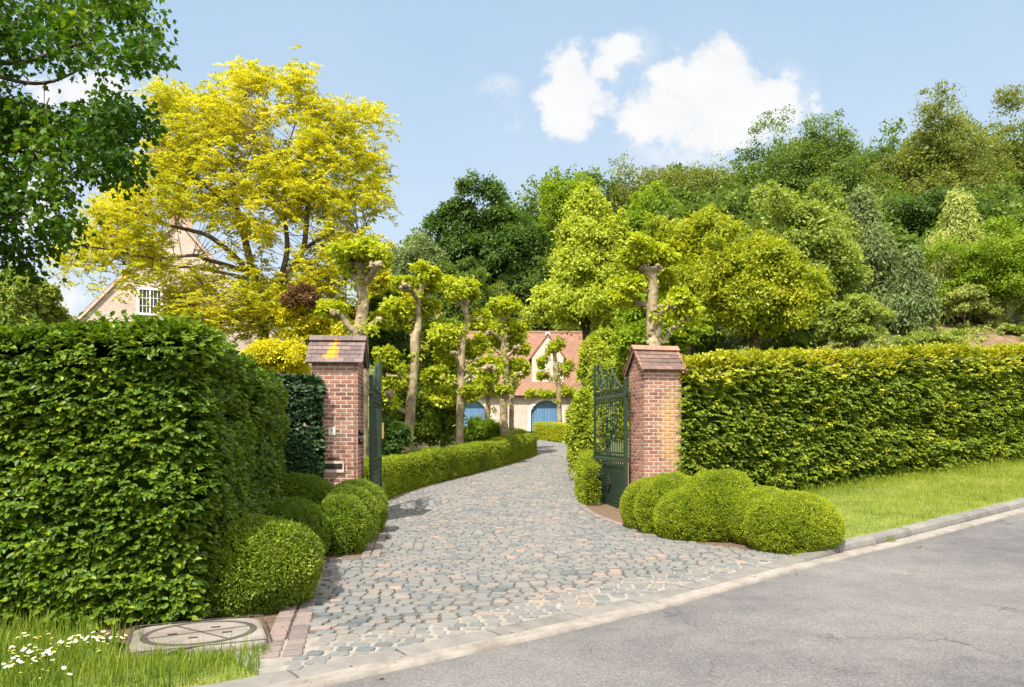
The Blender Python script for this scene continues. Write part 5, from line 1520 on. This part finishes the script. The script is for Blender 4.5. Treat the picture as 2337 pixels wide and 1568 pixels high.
# ------------------------------------------------------------------ brick house behind the locust
def house():
    d = 34.; s = F / d
    ap = PX(408, 505, d); g = float(H(ap[0], d))
    t = thing('brick_house', (ap[0], d, g), 'pale pink brick gabled house with a central chimney behind the yellow tree', 'house', rz=R(23))
    top = ap[2] - g; sl = 1.2; ev = 3.6; hw = (top - ev) / sl
    w = MB(); w.prism([(-hw, -.2), (hw, -.2), (hw, ev), (0, top), (-hw, ev)], 0, 12); w.build('wall', MAT['house_brick'], t)
    rf = MB()
    L = math.hypot(hw + .3, (top - ev) + .3 * sl); a = math.atan(sl)
    for sx in (-1, 1):
        rf.box((sx * (hw + .3) / 2 + sx * .06, 6.1, (top + ev - .3 * sl) / 2 + .10), (L, 12.0, .12), ry=sx * a)
    rf.build('roof', MAT['roof'], t)
    cp = MB()
    for sx in (-1, 1):
        cp.box((sx * hw / 2 + sx * .02, .03, (top + ev) / 2 + .04), (math.hypot(hw, top - ev) + .1, .26, .12), ry=sx * a)
    cp.build('gable_coping', MAT['house_brick'], t)
    ch = MB(); cw = 49 / s
    ch.box((.08, .55, top - .55), (cw, .9, 2.5)); ch.box((.08, .55, top + .76), (cw + .12, 1.02, .14)); ch.box((.08, .55, top + .34), (cw + .08, .98, .08))
    ch.build('chimney', MAT['chimney_brick'], t)
    for px in (349, 470):
        wx = (px - 408) / s; wz = EYE + (HY - 693) / s - g
        f = MB(); ww, wh = .86, 1.05
        f.box((wx, -.03, wz + wh / 2 + .05), (ww + .2, .1, .1)); f.box((wx, -.03, wz - wh / 2 - .05), (ww + .26, .14, .1))
        for sx in (-1, 1): f.box((wx + sx * (ww / 2 + .05), -.03, wz), (.1, .1, wh))
        f.box((wx, -.028, wz), (.07, .08, wh - .004))
        for q in (-.3, -.14, .14, .3): f.box((wx + q * 1.0, -.025, wz), (.025, .05, wh - .006))
        for q in (-.2, .16): f.box((wx, -.022, wz + q), (ww - .01, .046, .025))
        fo = f.build('window', MAT['white_paint'], t)
        p = MB(); p.box((wx, -.012, wz), (ww, .03, wh)); p.build('pane', MAT['glass'], fo)
house()

# ------------------------------------------------------------------ garage with two blue doors
def garage():
    d = 55.; s = F / d
    g = float(H(0, d)); X0 = (985 - CX) / s; X1 = (1345 - CX) / s
    t = thing('garage_building', (0, d, g), 'low brick garage with a steep orange tiled roof and two arched blue doors', 'garage')
    ev = EYE + (HY - 903) / s - g; rg = EYE + (HY - 748) / s - g
    dep = 6.0
    def lx(px): return (px - CX) / s
    def lz(py): return EYE + (HY - py) / s - g
    doors = [(lx(1049), lx(1110)), (lx(1211), lx(1281))]
    zt = lz(914); zs = lz(938)
    # front wall as piers and arched heads
    w = MB()
    xs = [X0, doors[0][0], doors[0][1], doors[1][0], doors[1][1], X1]
    for a, b in ((xs[0], xs[1]), (xs[2], xs[3]), (xs[4], xs[5])):
        w.box(((a + b) / 2, .15, ev / 2 - .1), (b - a, .3, ev + .2))
    for a, b in doors:
        n = 14; u = np.linspace(0, 1, n); ax = a + (b - a) * u; az = zs + (zt - zs) * np.sin(np.pi * u) ** .65
        for i in range(n - 1):
            zl = (az[i] + az[i + 1]) / 2
            w.box(((ax[i] + ax[i + 1]) / 2, .15, (zl + ev) / 2), (ax[i + 1] - ax[i], .3, ev - zl))
    w.box(((X0 + X1) / 2, dep, ev / 2), (X1 - X0, .3, ev)); w.box((X0 + .15, dep / 2 + .15, ev / 2), (.3, dep - .31, ev)); w.box((X1 - .15, dep / 2 + .15, ev / 2), (.3, dep - .31, ev))
    w.build('wall', MAT['garage_brick'], t)
    for a, b in doors:
        n = 15; u = np.linspace(0, 1, n); ax = a + (b - a) * u; az = zs + (zt - zs) * np.sin(np.pi * u) ** .65
        st = MB()
        P = np.r_[[[a, 0.]], np.c_[ax, az], [[b, 0.]]]
        c = np.array([(a + b) / 2, zs * .5])
        for i in range(len(P) - 1):
            m = (P[i] + P[i + 1]) / 2; dv = P[i + 1] - P[i]; L = np.linalg.norm(dv)
            nrm = np.array([-dv[1], dv[0]]) / L
            m = m + nrm * .11
            st.box((m[0], -.01, m[1]), (L + .05, .06 + .002 * (i % 2), .22), ry=-math.atan2(dv[1], dv[0]))
        fr = st.build('door_surround', MAT['white_stone'], t)
        k = 11; bw = (b - a) / k; dr = MB()
        for i in range(k):
            x = a + (i + .5) * bw; zz = zs + (zt - zs) * max(math.sin(np.pi * (i + .5) / k), .02) ** .65 + .03
            dr.box((x, .19 + .006 * (i % 2), zz / 2), (bw - .02, .05, zz))
        dr.box(((a + b) / 2, .235, zs / 2), (b - a, .02, zs))
        dr.build('garage_door', MAT['blue'], t)
    rf = MB(); a = math.atan2(rg - ev, dep / 2 + .35); L = math.hypot(rg - ev, dep / 2 + .35)
    for sy in (-1, 1):
        rf.box(((X0 + X1) / 2, dep / 2 + sy * (dep / 2 + .35) / 2, (rg + ev) / 2), (X1 - X0 + .5, L + .1, .14), rx=-sy * a)
    rf.tube([(X0 - .25, dep / 2, rg + .05), (X1 + .25, dep / 2, rg + .05)], .13, 8)
    rf.build('roof', MAT['roof'], t)
    gb = MB()
    for x in (X0 + .16, X1 - .16):
        gb.prism([(0, ev), (dep, ev), (dep / 2, rg - .12)], -.14, .14)
        V = gb.v[-1]; V = np.c_[x + V[:, 1], V[:, 0], V[:, 2]]; gb.v[-1] = V
    gb.build('gable', MAT['garage_brick'], t)
    # dormer
    dx = lx(1250); hwd = (lx(1296) - lx(1205)) / 2; za = lz(766); ze = lz(815); zb = lz(890)
    dm = MB(); y0 = .25
    dm.prism([(dx - hwd * .8, zb), (dx + hwd * .8, zb), (dx + hwd * .8, ze), (dx, za), (dx - hwd * .8, ze)], y0, y0 + 2.6)
    do = dm.build('dormer', MAT['dormer'], t)
    dr = MB(); an = math.atan2(za - ze, hwd * .8); LL = math.hypot(hwd * .95, (za - ze) * 1.18)
    for sx in (-1, 1):
        dr.box((dx + sx * hwd * .45, y0 + 1.35, (za + ze) / 2 + .03), (LL, 2.8, .1), ry=sx * an)
    dr.build('dormer_roof', MAT['roof'], do)
    fn = MB(); fn.box((dx, y0 + .1, za + .12), (.32, .3, .34)); fn.build('finial', MAT['white_stone'], do)
    # second small gable on the left part of the roof
    dx = lx(1085); dm = MB(); za2, ze2 = lz(800), lz(850)
    dm.prism([(dx - .8, zb), (dx + .8, zb), (dx + .8, ze2), (dx, za2), (dx - .8, ze2)], y0, y0 + 2.2); d2 = dm.build('dormer', MAT['dormer'], t)
    dr = MB(); an = math.atan2(za2 - ze2, .8); LL = math.hypot(1., (za2 - ze2) * 1.2)
    for sx in (-1, 1): dr.box((dx + sx * .45, y0 + 1.15, (za2 + ze2) / 2 + .03), (LL, 2.4, .1), ry=sx * an)
    dr.build('dormer_roof', MAT['roof'], d2)
    ch = MB(); cx = lx(997); ch.box((cx, 1.4, (lz(722) + lz(800)) / 2), (.55, .55, lz(722) - lz(830))); ch.build('chimney', MAT['chimney_brick'], t)
    # lean-to at the right
    sh = MB(); sx0, sx1 = lx(1300), lx(1380)
    sh.box(((sx0 + sx1) / 2 + .2, -1.1, lz(900) + .2), (sx1 - sx0, 2.2, .1), rx=.55); sh.build('lean_to_roof', MAT['slate'], t)
    lw = MB(); lw.box(((sx0 + sx1) / 2 + .4, -.9, (lz(915)) / 2), (sx1 - sx0 - .6, 1.4, lz(915))); lw.build('lean_to_wall', MAT['slate'], t)
garage()

# ------------------------------------------------------------------ camera
cam = bpy.data.cameras.new('camera'); co = bpy.data.objects.new('camera', cam); COL.objects.link(co)
co.location = (0, 0, EYE); co.rotation_euler = (R(90), 0, 0)
cam.sensor_width = 36.; cam.lens = 36. * F / 2336.; cam.shift_y = (HY - 784) / 2336.
cam.clip_start = .05; cam.clip_end = 2000
SC.camera = co

# ------------------------------------------------------------------ light
SUN = nz(np.array([-.40, -.92, 0])); EL = R(55)
sd = np.array([SUN[0] * math.cos(EL), SUN[1] * math.cos(EL), math.sin(EL)])
from mathutils import Vector
sl = bpy.data.lights.new('sun', 'SUN'); sl.energy = 3.4; sl.angle = R(.8); sl.color = (1., .935, .83)
so = bpy.data.objects.new('sun', sl); COL.objects.link(so)
so.rotation_euler = Vector(sd).to_track_quat('Z', 'Y').to_euler()
SC.view_settings.view_transform = 'Standard'; SC.view_settings.look = 'None'
SC.view_settings.exposure = 1.54; SC.view_settings.gamma = 1.

wd = bpy.data.worlds.new('World'); SC.world = wd; wd.use_nodes = True
nt = wd.node_tree; nt.nodes.clear()
sky = nd(nt, 'ShaderNodeTexSky', sky_type='NISHITA', sun_disc=False)
sky.sun_elevation = EL; sky.sun_rotation = math.atan2(sd[0], sd[1])
sky.air_density = 1.0; sky.dust_density = 2.2; sky.ozone_density = 1.2
tcw = nd(nt, 'ShaderNodeTexCoord').outputs['Generated']
sp = nd(nt, 'ShaderNodeSeparateXYZ', {0: tcw}).outputs
yy = mth(nt, 'MAXIMUM', sp[1], .05)
p_ = mth(nt, 'DIVIDE', sp[0], yy); q_ = mth(nt, 'DIVIDE', sp[2], yy)
vec = nd(nt, 'ShaderNodeCombineXYZ', {0: p_, 1: q_, 2: 0.}).outputs[0]
wn1 = noise(nt, 13., 7, .6, vec=vec); wn2 = noise(nt, 42., 6, .65, vec=vec)
blobs = [(1640, 215, 150, 95), (1560, 265, 130, 75), (1650, 150, 85, 60), (1760, 225, 80, 60), (1470, 270, 60, 50), (1640, 300, 140, 50), (1530, 175, 40, 40),
         (1310, 165, 65, 65), (1325, 215, 95, 50), (1300, 280, 62, 40), (1410, 108, 55, 38), (1370, 150, 50, 40), (1310, 250, 50, 40), (110, 690, 90, 55), (60, 480, 70, 60), (210, 215, 110, 55), (-200, 300, 200, 120), (2500, 560, 200, 120)]
acc = None
for (bx, by, rx, ry) in blobs:
    a = mth(nt, 'MULTIPLY', mth(nt, 'SUBTRACT', p_, (bx - CX) / F), F / rx); b = mth(nt, 'MULTIPLY', mth(nt, 'SUBTRACT', q_, (HY - by) / F), F / ry)
    v = mth(nt, 'SUBTRACT', 1., mth(nt, 'SQRT', mth(nt, 'ADD', mth(nt, 'MULTIPLY', a, a), mth(nt, 'MULTIPLY', b, b))))
    acc = v if acc is None else mth(nt, 'SMOOTH_MAX', acc, v, .25)
den = mth(nt, 'ADD', acc, mth(nt, 'ADD', mth(nt, 'MULTIPLY', mth(nt, 'SUBTRACT', wn1, .5), 2.6), mth(nt, 'MULTIPLY', mth(nt, 'SUBTRACT', wn2, .5), 1.15)))
mask = nd(nt, 'ShaderNodeMapRange', {0: den, 1: -.32, 2: .42}, interpolation_type='SMOOTHERSTEP').outputs[0]
front = mth(nt, 'GREATER_THAN', sp[1], .06)
fa = None
for (bx, by, rx, ry) in ((1140, 205, 60, 45), (1165, 270, 55, 40), (1560, 340, 190, 70), (1790, 200, 90, 70), (1440, 110, 80, 60)):
    a = mth(nt, 'MULTIPLY', mth(nt, 'SUBTRACT', p_, (bx - CX) / F), F / rx); b = mth(nt, 'MULTIPLY', mth(nt, 'SUBTRACT', q_, (HY - by) / F), F / ry)
    v = mth(nt, 'SUBTRACT', 1., mth(nt, 'SQRT', mth(nt, 'ADD', mth(nt, 'MULTIPLY', a, a), mth(nt, 'MULTIPLY', b, b))), clamp=True)
    fa = v if fa is None else mth(nt, 'MAXIMUM', fa, v)
fa = mth(nt, 'MULTIPLY', fa, mth(nt, 'MULTIPLY_ADD', mth(nt, 'ADD', wn1, mth(nt, 'MULTIPLY', wn2, .4)), 5., -2.9, clamp=True))
mask = mth(nt, 'MULTIPLY', mth(nt, 'MAXIMUM', mask, mth(nt, 'MULTIPLY', fa, .8)), front)
veil = mth(nt, 'MULTIPLY', mth(nt, 'MULTIPLY_ADD', noise(nt, 2.2, 5, .6, vec=vec), 1.6, -.55, clamp=True), .25)
skyc = mixc(nt, 1., sky.outputs[0], (.92, 1., 1.0), 'MULTIPLY')
elev = mth(nt, 'MULTIPLY', mth(nt, 'MAXIMUM', sp[2], 0.), 1.9, clamp=True)
skyc = mixc(nt, .78, skyc, mixc(nt, elev, (3.45, 3.72, 3.92), (1.98, 2.78, 3.66)))
skyc = mixc(nt, veil, skyc, (3.7, 3.85, 4.0))
ctone = mixc(nt, mth(nt, 'MULTIPLY_ADD', wn1, 2.6, -.85, clamp=True), (3.7, 3.78, 3.88), (4.05, 4.05, 4.05))
cl = mixc(nt, mask, skyc, ctone)
# broken brightening added out of view, overhead and behind the camera, as fill light
zen = nd(nt, 'ShaderNodeMapRange', {0: sp[2], 1: .56, 2: .78}, interpolation_type='SMOOTHSTEP').outputs[0]
rear = nd(nt, 'ShaderNodeMapRange', {0: sp[1], 1: .12, 2: -.35}, interpolation_type='SMOOTHSTEP').outputs[0]
cov = mth(nt, 'MAXIMUM', zen, rear)
cov = mth(nt, 'MULTIPLY', cov, mth(nt, 'MULTIPLY_ADD', noise(nt, 3., 5, .6, vec=tcw), 1.6, .1, clamp=True))
cl = mixc(nt, cov, cl, (8.8, 8.7, 8.5))
bg = nd(nt, 'ShaderNodeBackground', {'Color': cl, 'Strength': .085})
out = nt.nodes.new('ShaderNodeOutputWorld'); nt.links.new(bg.outputs[0], out.inputs[0])
SC.cycles.max_bounces = 6; SC.cycles.diffuse_bounces = 3; SC.cycles.transmission_bounces = 3; SC.cycles.use_denoising = True
